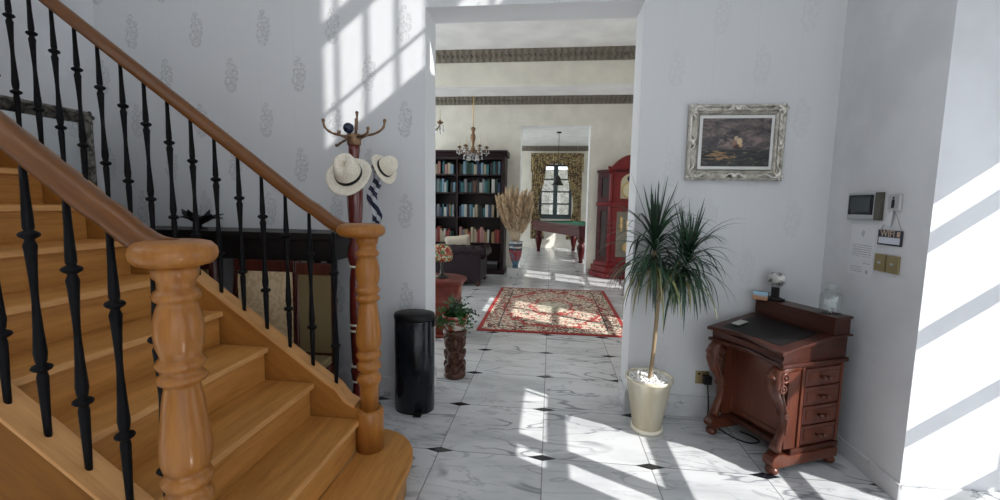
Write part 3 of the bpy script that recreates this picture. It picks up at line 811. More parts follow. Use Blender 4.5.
def crown(base, nleaf, zlen, seed, L0, L1, updir):
    rl = random.Random(seed); mb = MB(); dry = MB()
    for k in range(nleaf):
        u = k/nleaf
        a = k*2.39996 + rl.uniform(-.3,.3)
        el = math.radians(82 - 118*u + rl.uniform(-14,14)) if u < .5 else math.radians(rl.uniform(-25,38))
        L = rl.uniform(L0, L1)*(1.15 if u > .12 else .95)
        h = Vector((math.cos(a), math.sin(a), 0)); d = h*math.cos(el) + Vector((0,0,math.sin(el)))
        p = Vector(base) + Vector(updir)*(zlen*(1-u)); pts = [p]; N_ = 9
        droop = rl.uniform(.22,.52)*(.5+u) if el < 1.15 else .02
        for i in range(N_):
            d = (d + Vector((0,0,-1))*droop*(.25+i/N_)).normalized()
            p = p + d*(L/N_); pts.append(p.copy())
        wd = rl.uniform(.0052,.0085)
        ws = [wd*.7]+[wd]*5+[wd*.85,wd*.65,wd*.4,.0005]
        # keep leaves off the wall and out of the picture wall
        pts = [Vector((q.x, min(q.y, YW-PY-.02 - .0), q.z)) for q in pts]
        side = Vector((-math.sin(a), math.cos(a), 0))
        (dry if u > .90 else mb).blade(pts, ws, side)
    return mb, dry
for base, n_, zl, sd, l0, l1, upd in (((-.012,-.010,1.04),150,.22,11,.24,.40,(0,0,1)),((.155,.028,.99),130,.17,23,.22,.37,(.35,.05,1))):
    a_, b_ = crown(base, n_, zl, sd, l0, l1, upd)
    fo = a_.build('leaf_crown', M['leaf'], pp, fix=False)
    tag(b_.build('withered_leaves', M['leafdry'], fo, fix=False), 'yellowing drooping leaves', None)
    up = MB(); rl = random.Random(sd+1)
    for k in range(5):
        a = rl.uniform(0,2*PI); tl = rl.uniform(.08,.35)
        d = Vector((math.cos(a)*tl, math.sin(a)*tl, 1)).normalized()
        b0 = Vector(base)+Vector((0,0,zl)); L = rl.uniform(.20,.30)
        up.blade([b0 + d*L*i/6 for i in range(7)], [.008,.010,.011,.010,.008,.005,.0005], Vector((-math.sin(a),math.cos(a),0)))
    up.build('new_leaves', M['leaf'], fo, fix=False)

# ------------------------------------------------------------------ things on the right-hand wall (facing -x)
def onwall(y, z): return (XR, y, z)
RW = -PI/2      # local -y -> -x
vid = thing('video_intercom', 'silver and black video intercom panel on the wall', 'intercom', onwall(-1.492,1.460), RW)
# local x runs along -y (to the right in view)
MB().box((-.130,-.018,-.075),(.095,0,.075)).build('housing', M['steel'], vid, bevel=.004)
MB().box((-.118,-.021,-.048),(.078,-.017,.062)).build('bezel', M['black'], vid, bevel=.002)
MB().box((-.098,-.0225,-.034),(.060,-.020,.048)).build('screen', plain('dark_screen', (.03,.045,.05), .12), vid)
MB().box((.090,-.020,-.075),(.135,0,.075)).build('handset_panel', plain('woven_dark', (.10,.09,.07), .5, .3, .5, 90), vid, bevel=.003)
def mat_notice():
    m = Mat('printed_notice', .6, 0, (.72,.73,.75)); x, y, z = m.xyz()
    lines = ((z*(2*PI/.0125)).sin()).gt(.45); n = m.noise(m.coord((1,1,1)), 300, 1).gt(.43)
    blk = (z.gt(-.035)*z.lt(.030)).max(z.gt(-.128)*z.lt(-.095)*x.lt(.02)).max(z.gt(-.082)*z.lt(-.06)*x.gt(.02))
    inx = x.abs().lt(.078)
    cr = ((x*x*900 + (z-.096)*(z-.096)*420).lt(.16))*m.noise(m.coord(), 120, 2).gt(.48)
    tx = (lines*n*blk*inx).max(cr).max((x-.055).abs().lt(.008)*(z+.118).abs().lt(.010))
    m.color(m.mix(tx*.7, (.73,.74,.77), (.14,.15,.18))); return m.m
pn = tag(MB().box((-.098,-.0015,-.145),(.098,0,.145)).build('paper_sign', mat_notice(), None, onwall(-1.492,1.212), (0,0,RW)), 'white printed paper notice taped under the intercom', 'notice')
fr_ = thing('framed_card', 'small framed card with a dark standing figure on the wall', 'picture', onwall(-1.706,1.481), RW)
MB().box((-.042,-.012,-.042),(.042,0,.042)).build('frame', plain('pale_silver_frame', (.55,.55,.55), .35, .4), fr_, bevel=.003)
MB().box((-.032,-.014,-.033),(.032,-.011,.033)).build('mount', plain('grey_mount', (.42,.43,.44), .5), fr_)
mb = MB().sphere((0,-.014,.022), .006, 8, 6, (1,.4,1)).prism([(-.008,.014),(.008,.014),(.010,-.008),(.007,-.030),(.001,-.030),(0,-.010),(-.003,-.030),(-.009,-.030),(-.009,-.006)], -.0158, -.0138, 'y')
mb.build('figure', M['black'], fr_)
wf = thing('hanging_sign', 'dark WiFi sign hanging on strings below the framed card', 'sign', onwall(-1.700,1.297), RW)
MB().box((-.082,-.010,-.040),(.082,-.004,.040)).build('board', plain('dark_slate', (.025,.027,.045), .4), wf, bevel=.002)
MB().box((-.072,-.0115,-.031),(.072,-.0098,.002)).build('label_strip', plain('pale_label', (.66,.70,.78), .4), wf)
MB().tube([(-.070,-.006,.039),(-.020,-.004,.118),(0,-.003,.139),(.024,-.004,.118),(.070,-.006,.039)], .0014, 5).build('string', plain('twine', (.40,.36,.30), .8), wf)
def text_mesh(txt, size, name, mat, parent, Mx, depth=.0008):
    cu = bpy.data.curves.new('tmp_text', 'FONT'); cu.body = txt; cu.size = size; cu.extrude = depth; cu.align_x = 'CENTER'; cu.align_y = 'CENTER'
    ob = bpy.data.objects.new('tmp_text', cu); COL.objects.link(ob)
    bpy.context.view_layer.update(); dg = bpy.context.evaluated_depsgraph_get()
    me = bpy.data.meshes.new_from_object(ob.evaluated_get(dg)); bpy.data.objects.remove(ob); bpy.data.curves.remove(cu)
    me.transform(Mx); me.name = name; me.materials.clear(); me.materials.append(mat)
    o = bpy.data.objects.new(name, me); COL.objects.link(o); o.parent = parent; return o
TX = lambda x, z, y: T(x, y, z) @ Matrix.Rotation(PI/2, 4, 'X')
M['tan'] = plain('tan_lettering', (.56,.42,.32), .5)
text_mesh('WIFI', .050, 'lettering', M['tan'], wf, TX(-.014,.020,-.0105))
MB().box((.052,-.0115,.008),(.070,-.0098,.034)).build('emblem', M['tan'], wf, bevel=.003)
tg = thing('paper_tag', 'blank white paper tag pinned above the WiFi sign', 'tag', onwall(-1.686,1.403), RW)
MB().box((-.022,-.014,-.040),(.022,-.0125,.036), Matrix.Rotation(.1,4,'Y')).build('card', plain('tag_paper', (.70,.70,.72), .6), tg)
MB().sphere((.002,-.014,.030), .004, 8, 6).build('pin', M['steel'], tg)
sw = thing('light_switch', 'double brass switch plate on the wall above the desk', 'switch', onwall(-1.694,1.162), RW)
for s in (-1,1):
    p = MB().box((-.041,-.010,-.046),(.041,0,.046)).build('switch_plate', M['brass'], sw, bevel=.003); p.location = (s*.0435,0,0)
    MB().box((-.010,-.015,-.005),(.010,-.010,.006)).build('rocker', M['steel'] , p, bevel=.001)

# ------------------------------------------------------------------ pedal bin
BX, BY = -.303, -1.308
bn = thing('pedal_bin', 'tall black cylindrical pedal bin against the wallpapered wall', 'bin', (BX,BY,0))
MB().lathe([(0,0),(.136,0),(.136,.02),(.138,.022),(.138,.640),(.134,.645),(0,.645)], (0,0,0), 48, sy=.80).build('body', M['blackgloss'], bn)
MB().lathe([(0,.645),(.139,.645),(.142,.650),(.142,.672),(.136,.684),(.10,.692),(0,.695)], (0,0,0), 48, sy=.80).build('lid', M['black'], bn)
MB().box((.030,-.150,.008),(.085,-.100,.018)).build('pedal', M['black'], bn, bevel=.004)
MB().box((.125,-.03,.60),(.150,.03,.665)).build('hinge', M['black'], bn, bevel=.006)

# ------------------------------------------------------------------ carved plant stand with fern-like plant
SX, SY = -.150, -.70
st = thing('plant_stand', 'carved wooden totem plant stand in the doorway', 'plant stand', (SX,SY,0))
mb = MB().lathe([(0,0),(.085,0),(.092,.02),(.080,.05),(.060,.09),(.066,.14),(.075,.19),(.062,.25),(.070,.31),(.080,.345),(.092,.36),(.098,.375),(.098,.395),(.09,.40),(0,.40)], (0,0,0), 28)
mb.build('column', M['carved'], st)
cv = MB()
for k, z in enumerate((.055,.165,.275)):
    for q in range(5):
        a = q*2*PI/5 + k*.6
        cv.sphere((.062*math.cos(a),.062*math.sin(a),z+.02), .040, 10, 7, (.8,.8,1.25))
        cv.ring((0,0,0), .024, .008, 14, 6, T(.082*math.cos(a+.6),.082*math.sin(a+.6),z+.05) @ RZ(a+.6) @ Matrix.Rotation(PI/2,4,'Y'))
cv.build('carved_figures', M['carved'], st)
fp_ = thing('potted_foliage_plant', 'leafy green plant in a red and white pot on the carved stand', 'plant', (SX,SY,.4012)); fp_.scale = (1.12,1.12,1.2)
def mat_redpot():
    m = Mat('red_white_pot', .3); x, y, z = m.xyz()
    m.color(m.mix(m.noise(m.coord((1,1,2)), 16, 3).ss(.50,.58), (.42,.035,.03), (.70,.62,.58))); return m.m
MB().lathe([(0,0),(.062,0),(.070,.01),(.092,.085),(.098,.10),(.092,.104),(.085,.09),(0,.085)], (0,0,0), 32).build('pot', mat_redpot(), fp_)
M['fern'] = mat_leaf('fern_leaf', (.010,.045,.012), (.05,.16,.035), .4)
mb = MB(); rf = random.Random(8)
for k in range(95):
    a, el = rf.uniform(0,2*PI), math.radians(rf.uniform(5,85)); L = rf.uniform(.10,.17)
    d = Vector((math.cos(a)*math.cos(el), math.sin(a)*math.cos(el), math.sin(el))); p = Vector((rf.uniform(-.03,.03),rf.uniform(-.03,.03),.09)); pts = [p.copy()]
    for i in range(5):
        d = (d + Vector((0,0,-.28))).normalized(); p = p + d*L/5; pts.append(p.copy())
    mb.tube(pts, .0012, 4)
    side = Vector((-math.sin(a), math.cos(a), 0))
    for i in range(1,6):
        for s in (-1,1):
            l = .028*(1.1-i*.12); q = pts[i]
            mb.blade([q, q+side*s*l*.5+d*l*.3+Vector((0,0,.004)), q+side*s*l+d*l*.6-Vector((0,0,.004))], [.003,.008,.0008], d.cross(side*s))
mb.build('foliage', M['fern'], fp_, fix=False)

# ------------------------------------------------------------------ coat stand, hats, scarf
CX, CY = -.655, -1.44
cs = thing('coat_stand', 'turned red wooden coat stand with antler-like hooks behind the newel post', 'coat stand', (CX,CY,0))
MB().lathe([(0,0),(.155,0),(.160,.012),(.150,.035),(.115,.055),(.080,.072),(.060,.095),(.045,.12),(0,.12)], (0,0,0), 40).build('base', M['standwood'], cs)
po = MB().lathe([(.036,.11),(.048,.14),(.036,.18),(.034,.22),(.044,.27),(.048,.31),(.036,.35),(.040,.40),(.046,.55),(.048,.75),(.044,.92),(.034,1.0),(.050,1.05),(.056,1.09),(.050,1.14),(.034,1.18),(.036,1.22),(.030,1.25),
    (.036,1.28),(.044,1.32),(.050,1.42),(.051,1.50),(.046,1.60),(.034,1.66),(.030,1.72),(.036,1.76),(.036,1.80),(0,1.80)], (0,0,0), 28).build('pole', M['standwood'], cs)
rg = MB()
for z, q in ((.235,.040),(.34,.046),(.585,.050),(.625,.050),(1.015,.042),(1.215,.042)):
    rg.lathe([(q-.006,-.009),(q,-.006),(q+.002,0),(q,.006),(q-.006,.009)], (0,0,z), 24)
tag(rg.build('ivory_rings', M['ivory'], po), 'ivory-coloured turned rings', None)
MB().lathe([(0,1.795),(.040,1.795),(.044,1.80),(.044,1.86),(.040,1.868),(0,1.868)], (0,0,0), 24).build('collar', M['goldlt'], cs)
for a, L, rise in ((PI,.205,.085),(0,.205,.080),(PI*.82,.205,-.060),(-.55,.15,.02),(PI/2,.05,.14),(-PI/2-.3,.13,-.01)):
    h = Vector((math.cos(a),math.sin(a),0))
    q = [Vector((0,0,1.83))+h*.035, Vector((0,0,1.845))+h*L*.35+Vector((0,0,rise*.10)), Vector((0,0,1.845))+h*L*.72+Vector((0,0,rise*.35)), Vector((0,0,1.85))+h*L*.95+Vector((0,0,rise*.7)), Vector((0,0,1.87))+h*L+Vector((0,0,rise))]
    pts = smooth(q); n = len(pts)
    hk = MB().tube(pts, [.0078+.0016*math.sin(i*2.2) for i in range(n)], 8).sphere(pts[-1], .0115, 10, 7)
    hk.build('hook', M['goldlt'], cs)
MB().tube([(.012,0,1.86),(.012,0,1.93),(.010,0,1.965)], [.008,.006,.004], 8).build('finial', M['goldlt'], cs)
tag(MB().sphere((-.022,-.030,1.900), .033, 16, 12).build('ball_finial', plain('dark_blue_ball', (.012,.018,.05), .25), cs), 'dark blue ball', None)
def mat_straw():
    m = Mat('straw', .8); v = m.coord(); n = m.noise(v, 120, 3)
    m.color(m.mix(n.ss(.3,.7), (.68,.61,.49), (.84,.78,.67))); m.bump(n, .25, .002); return m.m
M['straw'] = mat_straw()
def hat(name, label, loc, rot, s=1.0):
    t = thing(name, label, 'hat', loc); t.rotation_euler = rot
    # local z = crown axis; brim at z=0
    vs_, fs_ = [], []; seg = 40
    prof = [(.150,-.004),(.148,.002),(.135,.006),(.115,.006),(.094,.004),(.088,.010),(.085,.035),(.080,.085),(.071,.125),(.054,.146),(.034,.146),(.016,.136),(.0,.130)]
    for r, z in prof:
        for k in range(seg):
            a = 2*PI*k/seg; c, s_ = math.cos(a), math.sin(a)
            zz_ = z
            xx, yy = r*c*.90, r*s_*1.02
            if z > .05:
                fr_ = (z-.05)/.06
                xx *= 1 - .28*fr_*max(0, s_)       # pinch at the front of the crown
                zz_ -= .016*fr_*math.exp(-(xx/.022)**2) # centre crease
                zz_ += .010*fr_*s_
            if r > .10: zz_ += .020*(c*c)*(r-.09)/.06 - .014*max(0,s_)*(r-.09)/.06
            vs_.append((xx*s, yy*s, zz_*s))
    for i in range(len(prof)-1):
        for k in range(seg):
            k2 = (k+1) % seg; fs_.append((i*seg+k, i*seg+k2, (i+1)*seg+k2, (i+1)*seg+k))
    o = MB().add(vs_, fs_, True).build('hat_body', M['straw'], t)
    md = o.modifiers.new('th', 'SOLIDIFY'); md.thickness = .003; md.offset = -1
    bd = MB().lathe([(.0875,.010),(.0895,.012),(.0885,.032),(.0855,.034)], (0,0,0), 40, sx=.90*s, sy=1.02*s)
    for i, v in enumerate(bd.v): bd.v[i] = Vector((v.x, v.y, v.z*s))
    tag(bd.build('hat_band', M['black'], t), 'narrow black ribbon band', None)
    return t
# front hat hangs on the stand facing the viewer
d = Vector((.22,-.90,-.26)).normalized()
q1 = d.to_track_quat('Z','Y')
h1 = hat('panama_hat', 'cream panama hat hanging face-on at the front of the coat stand', (CX+.030,CY-.140,1.596), (0,0,0), 1.0)
def frame_from(zv, yv):
    z_ = Vector(zv).normalized(); x_ = Vector(yv).cross(z_).normalized(); y_ = z_.cross(x_)
    return Matrix((x_, y_, z_)).transposed().to_euler()
h1.rotation_euler = frame_from((.10,-.80,.58), (.06,.5,.85))
h2 = hat('panama_hat', 'cream panama hat seen side-on at the right of the coat stand', (CX+.190,CY+.010,1.650), (0,0,0), .70)
h2.rotation_euler = frame_from((.80,-.36,.42), (-.45,.2,.80))
# scarf hanging behind the hats
def mat_scarf():
    m = Mat('striped_scarf', .8); x, y, z = m.xyz()
    s = ((x*1.3 + z)*75).sin().gt(.1); m.color(m.mix(s, (.020,.025,.055), (.55,.57,.62))); return m.m
sc_ = MB(); rows = 16
vs_, fs_ = [], []
for i in range(rows+1):
    u = i/rows; z = 1.66 - .36*u; cxs = CX+.135 + .022*math.sin(u*9)
    for j in range(7):
        w_ = (j/6-.5)*(.045+.05*u*(1-u)*2); vs_.append((cxs+w_, CY-.010+.014*math.sin(j*2.1+u*5), z+.012*math.sin(j)))
for i in range(rows):
    for j in range(6): fs_.append((i*7+j,i*7+j+1,(i+1)*7+j+1,(i+1)*7+j))
scf = MB().add(vs_, fs_, True).build('scarf', mat_scarf())
md = scf.modifiers.new('th', 'SOLIDIFY'); md.thickness = .006
tag(scf, 'dark blue and white striped scarf hanging under the side-on hat', 'scarf')

# ------------------------------------------------------------------ console table and chairs behind the stairs
ct = thing('console_table', 'long black console table against the wall behind the stairs', 'table', (-1.50,-1.40,0))
MB().box((-.80,-.17,1.19),(.76,.17,1.235)).build('table_top', M['ebony'], ct, bevel=.006)
MB().box((-.77,-.15,1.055),(.74,.15,1.19)).build('apron', M['ebony'], ct, bevel=.004)
for x in (-.73,.60):
    for y in (-.11,.11):
        MB().lathe([(.022,0),(.028,.02),(.020,.05),(.024,.12),(.034,.40),(.026,.70),(.034,.74),(.026,.78),(.034,.86),(.036,1.06)], (x,y,0), 16).build('leg', M['ebony'], ct)
od = thing('leaf_ornament', 'black leaf-shaped ornament on the console table', 'ornament', (-1.80,-1.40,1.235))
MB().lathe([(0,0),(.05,0),(.05,.006),(.015,.012),(.012,.03),(0,.03)], (0,0,0), 16).build('foot', M['black'], od)
mb = MB(); ro = random.Random(2)
for k in range(11):
    a = k*2*PI/11; L = ro.uniform(.10,.18); h = Vector((math.cos(a),math.sin(a)*.5,0))
    mb.blade([Vector((0,0,.025)), Vector((0,0,.075))+h*L*.35, Vector((0,0,.085+.012*(k%3)))+h*L*.7, Vector((0,0,.070+.03*(k%3)))+h*L], [.010,.036,.030,.001], Vector((-math.sin(a),math.cos(a),0)))
lo = mb.build('leaves', M['black'], od, fix=False); md = lo.modifiers.new('th','SOLIDIFY'); md.thickness = .004
def mat_damask():
    m = Mat('cream_damask', .7); v = m.coord()
    n = m.noise(v, 13, 3, .5, 2.2); m.color(m.mix(n.ss(.47,.53), (.72,.56,.35), (.60,.44,.25))); return m.m
M['damask'] = mat_damask()
# chair: faces -y, back at y=0, origin on the floor under the back
chair = thing('dining_chair', 'dark wood dining chair with cream damask back facing the stairs', 'chair', (-1.165,-1.625,0), 0, 'chairs before the console table')
MB().prism([(-.195,.60-.09),(.195,.51),(.190,.80),(.182,1.005),(-.182,1.005),(-.190,.80)], -.020, .014, 'y').build('back_panel', M['damask'], chair, bevel=.004)
for s in (-1,1):
    MB().tube(smooth([(s*.205,.015,.0),(s*.208,-.005,.25),(s*.212,-.018,.46),(s*.210,-.010,.70),(s*.200,.004,.90),(s*.192,.014,1.06)]), .026, 10, flat=1.2).build('stile', M['chairwood'], chair)
    MB().tube(smooth([(s*.205,-.395,.0),(s*.212,-.392,.12),(s*.208,-.398,.30),(s*.200,-.392,.44)]), [.016,.015,.014,.014,.016,.018,.02,.022,.025,.027,.028,.028,.028], 10).build('leg', M['chairwood'], chair)
rl_ = MB().box((-.200,-.026,.995),(.200,.022,1.066))
rl_.lathe([(0,-.022),(.052,-.022),(.056,-.012),(.056,.014),(0,.014)], (0,0,0), 24, T(0,0,1.010) @ MX)
rl_.build('crest_rail', M['chairwood'], chair, bevel=.004)
MB().box((-.200,-.024,.475),(.200,.018,.515)).build('lower_rail', M['chairwood'], chair, bevel=.004)
ap = [(-.205,.0),(.205,0)] + [(.225*math.cos(a), -.20+.225*math.sin(a)*1.02) for a in [ -PI*i/14 for i in range(15)]]
ap = [(-.200,-.005),(.200,-.005)] + [(.226*math.cos(a), -.195+.225*math.sin(a)) for a in [-PI*i/16 for i in range(17)]]
MB().prism(ap, .400, .455, 'z').build('seat_rail', M['chairwood'], chair, bevel=.006)
MB().prism([(x*.95, y*.96) for x, y in ap], .455, .500, 'z', True).build('seat', M['damask'], chair, bevel=.016)
def recover(c, mat):
    for ch in c.children:
        if ch.data.materials[0] == M['damask']:
            ch.data = ch.data.copy(); ch.data.materials[0] = mat
M['olive'] = plain('shaded_damask', (.17,.125,.055), .75)  # same cream damask with shade painted in as a darker olive
c2 = dup(chair, (-1.735,-1.625,0), .0, 'dark wood dining chair with shade-darkened cream back farthest behind the stair balusters')
c3 = dup(chair, (-.795,-1.70,0), 0, 'narrow dark wood dining chair with shade-darkened cream back next to the coat stand'); c3.scale = (.56,.84,1); recover(c2, M['olive']); recover(c3, M['olive'])
# ------------------------------------------------------------------ library: rug
def mat_rug():
    m = Mat('oriental_rug', .9); x, y, z = m.xyz(); v = m.coord()
    HX, HY = .86, 1.29
    ex = x.abs()*-1 + HX; ey = y.abs()*-1 + HY; e = ex.min(ey)          # distance to the edge
    mv = m.coord((1,1,1)); n = m.noise(mv, 5.0, 2, .5, 1.8); n2 = m.noise(mv, 7.5, 1, .5, 2.6)
    vo = m.voro(v, 6.5); vo2 = m.voro(v, 9)
    red, cream, dark, green = (.34,.035,.03), (.62,.56,.44), (.045,.035,.03), (.15,.17,.09)
    field = m.mix((n2-.5).abs().ss(.050,.025), cream, red)
    field = m.mix((n-.47).abs().ss(.030,.014), field, dark)
    field = m.mix((vo - .20).abs().ss(.06,.02)*n.ss(.45,.55), field, green)
    field = m.mix(vo2.lt(.20)*n2.gt(.5), field, red)
    # curved red line round the field, and the medallion
    rr = ((x*(1/.66))*(x*(1/.66)) + (y*(1/1.02))*(y*(1/1.02))).sqrt() + (n-.5)*.5
    field = m.mix((rr-1.0).abs().ss(.06,.03), field, red)
    field = m.mix((rr-.42).abs().ss(.05,.02), field, red); field = m.mix(rr.lt(.30), field, m.mix(n2.gt(.52), (.52,.47,.37), (.25,.22,.16)))
    border = m.mix(vo2.lt(.24), field, (.34,.05,.04)); border = m.mix((n2-.45).abs().ss(.04,.02), border, dark)
    c = m.mix(e.lt(.22), field, border); c = m.mix((e-.225).abs().lt(.007), c, dark)
    c = m.mix(e.lt(.05), c, (.30,.026,.022)); m.color(c); m.bump(m.noise(v, 400, 2), .3, .003); return m.m
tag(MB().box((-.86,-1.29,.0),(.86,1.29,.012)).build('rug', mat_rug(), None, (.665,1.925,0), bevel=.003), 'red and cream patterned oriental rug on the marble floor', 'rug')

# ------------------------------------------------------------------ bookcase and books
BX0, BX1, BYF, BYB = -1.86, -.315, 4.62, 5.085
bc = thing('bookcase', 'tall dark wooden bookcase filled with books beside the far doorway', 'bookcase', (0,0,0))
W_ = M['bookwood']
MB().box((BX0,BYB-.03,0),(BX1,BYB,2.40)).build('back_panel', W_, bc)
for x in (BX0, BX1-.075): MB().box((x,BYF,.10),(x+.075,BYB-.03,2.38)).build('side', W_, bc, bevel=.004)
MB().box((-1.305,BYF+.01,.10),(-1.265,BYB-.03,2.36)).build('divider', W_, bc, bevel=.003)
SH = [.10,.635,1.155,1.645,2.005,2.335]
for z in SH: MB().box((BX0+.07,BYF+.008,z-.028),(BX1-.07,BYB-.03,z)).build('shelf', W_, bc, bevel=.002)
MB().prism([(BYB-.02,2.36),(BYF,2.36),(BYF-.02,2.375),(BYF-.035,2.41),(BYF-.06,2.44),(BYF-.06,2.475),(BYB-.02,2.475)], BX0-.03, BX1+.045, 'x').build('cornice', W_, bc, bevel=.003)
MB().box((BX0-.015,BYF-.02,0),(BX1+.018,BYB-.02,.10)).build('plinth', W_, bc, bevel=.004)
MB().box((BX0+.02,BYF-.004,2.30),(BX1-.02,BYF+.02,2.36)).build('frieze', W_, bc)
def bookmesh(w, h, d):
    """spine faces -y; rounded spine, page block inside two boards"""
    mb = MB(); n = 6
    sp = [(w/2*math.sin(-PI/2+PI*i/n), -.004*math.cos(-PI/2+PI*i/n)) for i in range(n+1)]
    mb.prism(sp + [(w/2,d),(w/2-.003,d),(w/2-.003,.004),(-w/2+.003,.004),(-w/2+.003,d),(-w/2,d)], 0, h, 'z')
    mb.prism([(-w/2+.003,.004),(w/2-.003,.004),(w/2-.003,d-.005),(-w/2+.003,d-.005)], .004, h-.004, 'z')
    for q in (.16,.84): mb.box((-w/2-.0005,-.0055,h*q-.004),(w/2+.0005,.004,h*q+.004))
    return mb
BC = {'dark blue':(.03,.06,.13),'pale blue':(.22,.38,.50),'teal':(.03,.17,.19),'dark green':(.02,.07,.05),'white':(.62,.62,.58),'cream':(.55,.48,.34),'red':(.33,.045,.04),'brown':(.12,.055,.03),'black':(.018,.018,.022),'grey':(.25,.26,.27),'pink':(.50,.27,.25),'tan':(.38,.25,.12)}
BM = {k: plain('book_'+k.replace(' ','_'), tuple(q*.7 for q in c), .6) for k, c in BC.items()}
rows = [(2, 'second shelf from the bottom', 1, (.22,.31), ['cream','white','red','cream','tan','grey','pink','red','white','cream','dark green'], .76),
        (3, 'middle shelf', 2, (.19,.25), ['white','pale blue','dark blue','grey','white','black','cream','teal','tan'], .55),
        (4, 'fourth shelf from the bottom', 3, (.20,.27), ['dark green','teal','pale blue','dark blue','black','white','brown','teal','grey'], .70),
        (5, 'top shelf', 4, (.20,.26), ['dark green','teal','pink','cream','dark blue','teal','dark green','pale blue','black','brown','dark blue'], .70)]
protos = {}
rb = random.Random(21)
for _, shelf, si, (h0, h1), pal, dens in rows:
    z = SH[si]
    for xa, xb in ((-1.76,-1.312),(-1.258,-.40)):
        x = xa + .01
        while x < xb - .05:
            wd = rb.choice((.034,.042,.052,.060)); h = rb.choice((h0, (h0+h1)/2, h1))
            if x + wd > xb - .006: break
            c = rb.choice(pal); key = (wd, h, c)
            lean = 0
            if key not in protos:
                o = bookmesh(wd, h, .20).build('book', BM[c]); protos[key] = o
            else:
                o = protos[key].copy(); COL.objects.link(o)
            o.location = (x+wd/2, BYF+.05+rb.uniform(0,.03), z+.0012)
            tag(o, '%s spined book on the %s of the dark bookcase' % (c, shelf), 'book', '%s books on the %s' % (c, shelf))
            x += wd + rb.choice((.001,.001,.002,.003))
            if rb.random() > .93: x += rb.uniform(.02,.06)
    # lower compartment
for x, wd, h, c, lb in ((-.62,.34,.10,'black','wide black box lying in the lowest bookcase compartment'),):
    b = thing('storage_box', lb, 'box', (x,BYF+.05,SH[0]+.0015))
    MB().box((-wd/2,0,0),(wd/2,.28,h)).build('body', BM['black'], b, bevel=.004)
    MB().box((-wd/2-.004,-.004,h),(wd/2+.004,.284,h+.025)).build('lid', BM['grey'], b, bevel=.003)

# ------------------------------------------------------------------ chesterfield sofa (its back towards us)
def mat_leather():
    m = Mat('oxblood_leather', .35, 0, (.035,.014,.022), Specular_IOR_Level=.25); v = m.coord(); n = m.noise(v, 60, 3)
    m.color(m.mix(n.ss(.3,.7), (.011,.005,.009), (.024,.011,.017))); m.bump(n, .15, .003); return m.m
M['leather'] = mat_leather()
SF = thing('chesterfield_sofa', 'dark purple leather tufted sofa seen from behind before the bookcase', 'sofa', (-1.52,3.2,0))
L2 = 1.0
MB().box((-L2+.06,.06,.10),(L2-.06,.86,.30)).build('base', M['leather'], SF, bevel=.02)
MB().box((-L2+.05,.03,.08),(L2-.05,.14,.62)).build('back_panel', M['leather'], SF, bevel=.012)
for s in (-1,1):
    MB().box((s*(L2-.10)-.05,.06,.08),(s*(L2-.10)+.05,.86,.58)).build('arm_panel', M['leather'], SF, bevel=.012)
# tufted rolls: back and arms
def roll(p0, p1, r, lobes):
    p0, p1 = Vector(p0), Vector(p1); d = p1-p0; Lr = d.length; d.normalize()
    a = Vector((0,0,1)); b = d.cross(a); vs_, fs_ = [], []; N_ = lobes*8; sg = 24
    for i in range(N_+1):
        u = i/N_
        for k in range(sg):
            t_ = 2*PI*k/sg
            q = r*(1 + .085*math.cos(u*lobes*2*PI + (PI if math.sin(t_*1) > 0 else 0))*abs(math.sin(t_*1.5)) - .02)
            vs_.append(p0 + d*Lr*u + (a*math.sin(t_) + b*math.cos(t_))*q)
    for i in range(N_):
        for k in range(sg):
            k2 = (k+1)%sg; fs_.append((i*sg+k,i*sg+k2,(i+1)*sg+k2,(i+1)*sg+k))
    fs_ += [tuple(range(sg)), tuple(N_*sg+k for k in range(sg))]
    mb = MB().add(vs_, fs_, True)
    return mb
rbk = roll((-L2-.02,.11,.61), (L2+.02,.11,.61), .105, 13).build('back_roll', M['leather'], SF)
bt = MB()
for i in range(14):
    for dz, dy in ((.03,-.098),(.085,-.06)): bt.sphere((-L2+.06+i*(2*L2-.12)/13, .11+dy, .61+dz), .011, 8, 6)
bt.build('tufting_buttons', M['leather'], rbk)
for s in (-1,1):
    roll((s*(L2-.06),.10,.57), (s*(L2-.06),.88,.57), .10, 6).build('arm_roll', M['leather'], SF)
    MB().lathe([(0,0),(.06,.002),(.075,.012),(.06,.02),(0,.022)], (0,0,0), 24, T(s*(L2+.02),.11,.61) @ Matrix.Rotation(s*PI/2,4,'Y')).build('roll_rosette', M['leather'], SF)
for i in range(3): MB().box((-.80+i*.54,.20,.30),(-.80+i*.54+.53,.88,.43)).build('seat_cushion', M['leather'], SF, bevel=.03)
for s in (-1,1):
    for y in (.09,.82): MB().lathe([(0,0),(.03,0),(.042,.03),(.035,.06),(.045,.09),(0,.1)], (s*(L2-.10),y,0), 14).build('foot', M['chairwood'], SF)
def cushion(w, h, t_):
    vs_, fs_ = [], []; N_ = 12
    for sgn in (-1,1):
        for i in range(N_+1):
            for j in range(N_+1):
                u, v = i/N_*2-1, j/N_*2-1
                k = (1-u**4)*(1-v**4); pin = 1 - .10*(u*u*v*v) - .0
                vs_.append((u*w/2*(1-.06*(1-abs(v))), sgn*t_/2*k**.5, v*h/2*(1-.06*(1-abs(u)))))
    n = (N_+1)**2
    for o_ in (0,n):
        for i in range(N_):
            for j in range(N_): fs_.append((o_+i*(N_+1)+j, o_+(i+1)*(N_+1)+j, o_+(i+1)*(N_+1)+j+1, o_+i*(N_+1)+j+1))
    return MB().add(vs_, fs_, True)
cu = cushion(.46,.40,.14).build('cushion', plain('cream_linen', (.50,.45,.36), .85, 0, .3, 200), None, (-1.02,3.53,.665), (.16,-.12,0))
tag(cu, 'cream cushion propped inside the purple leather sofa', 'cushion')

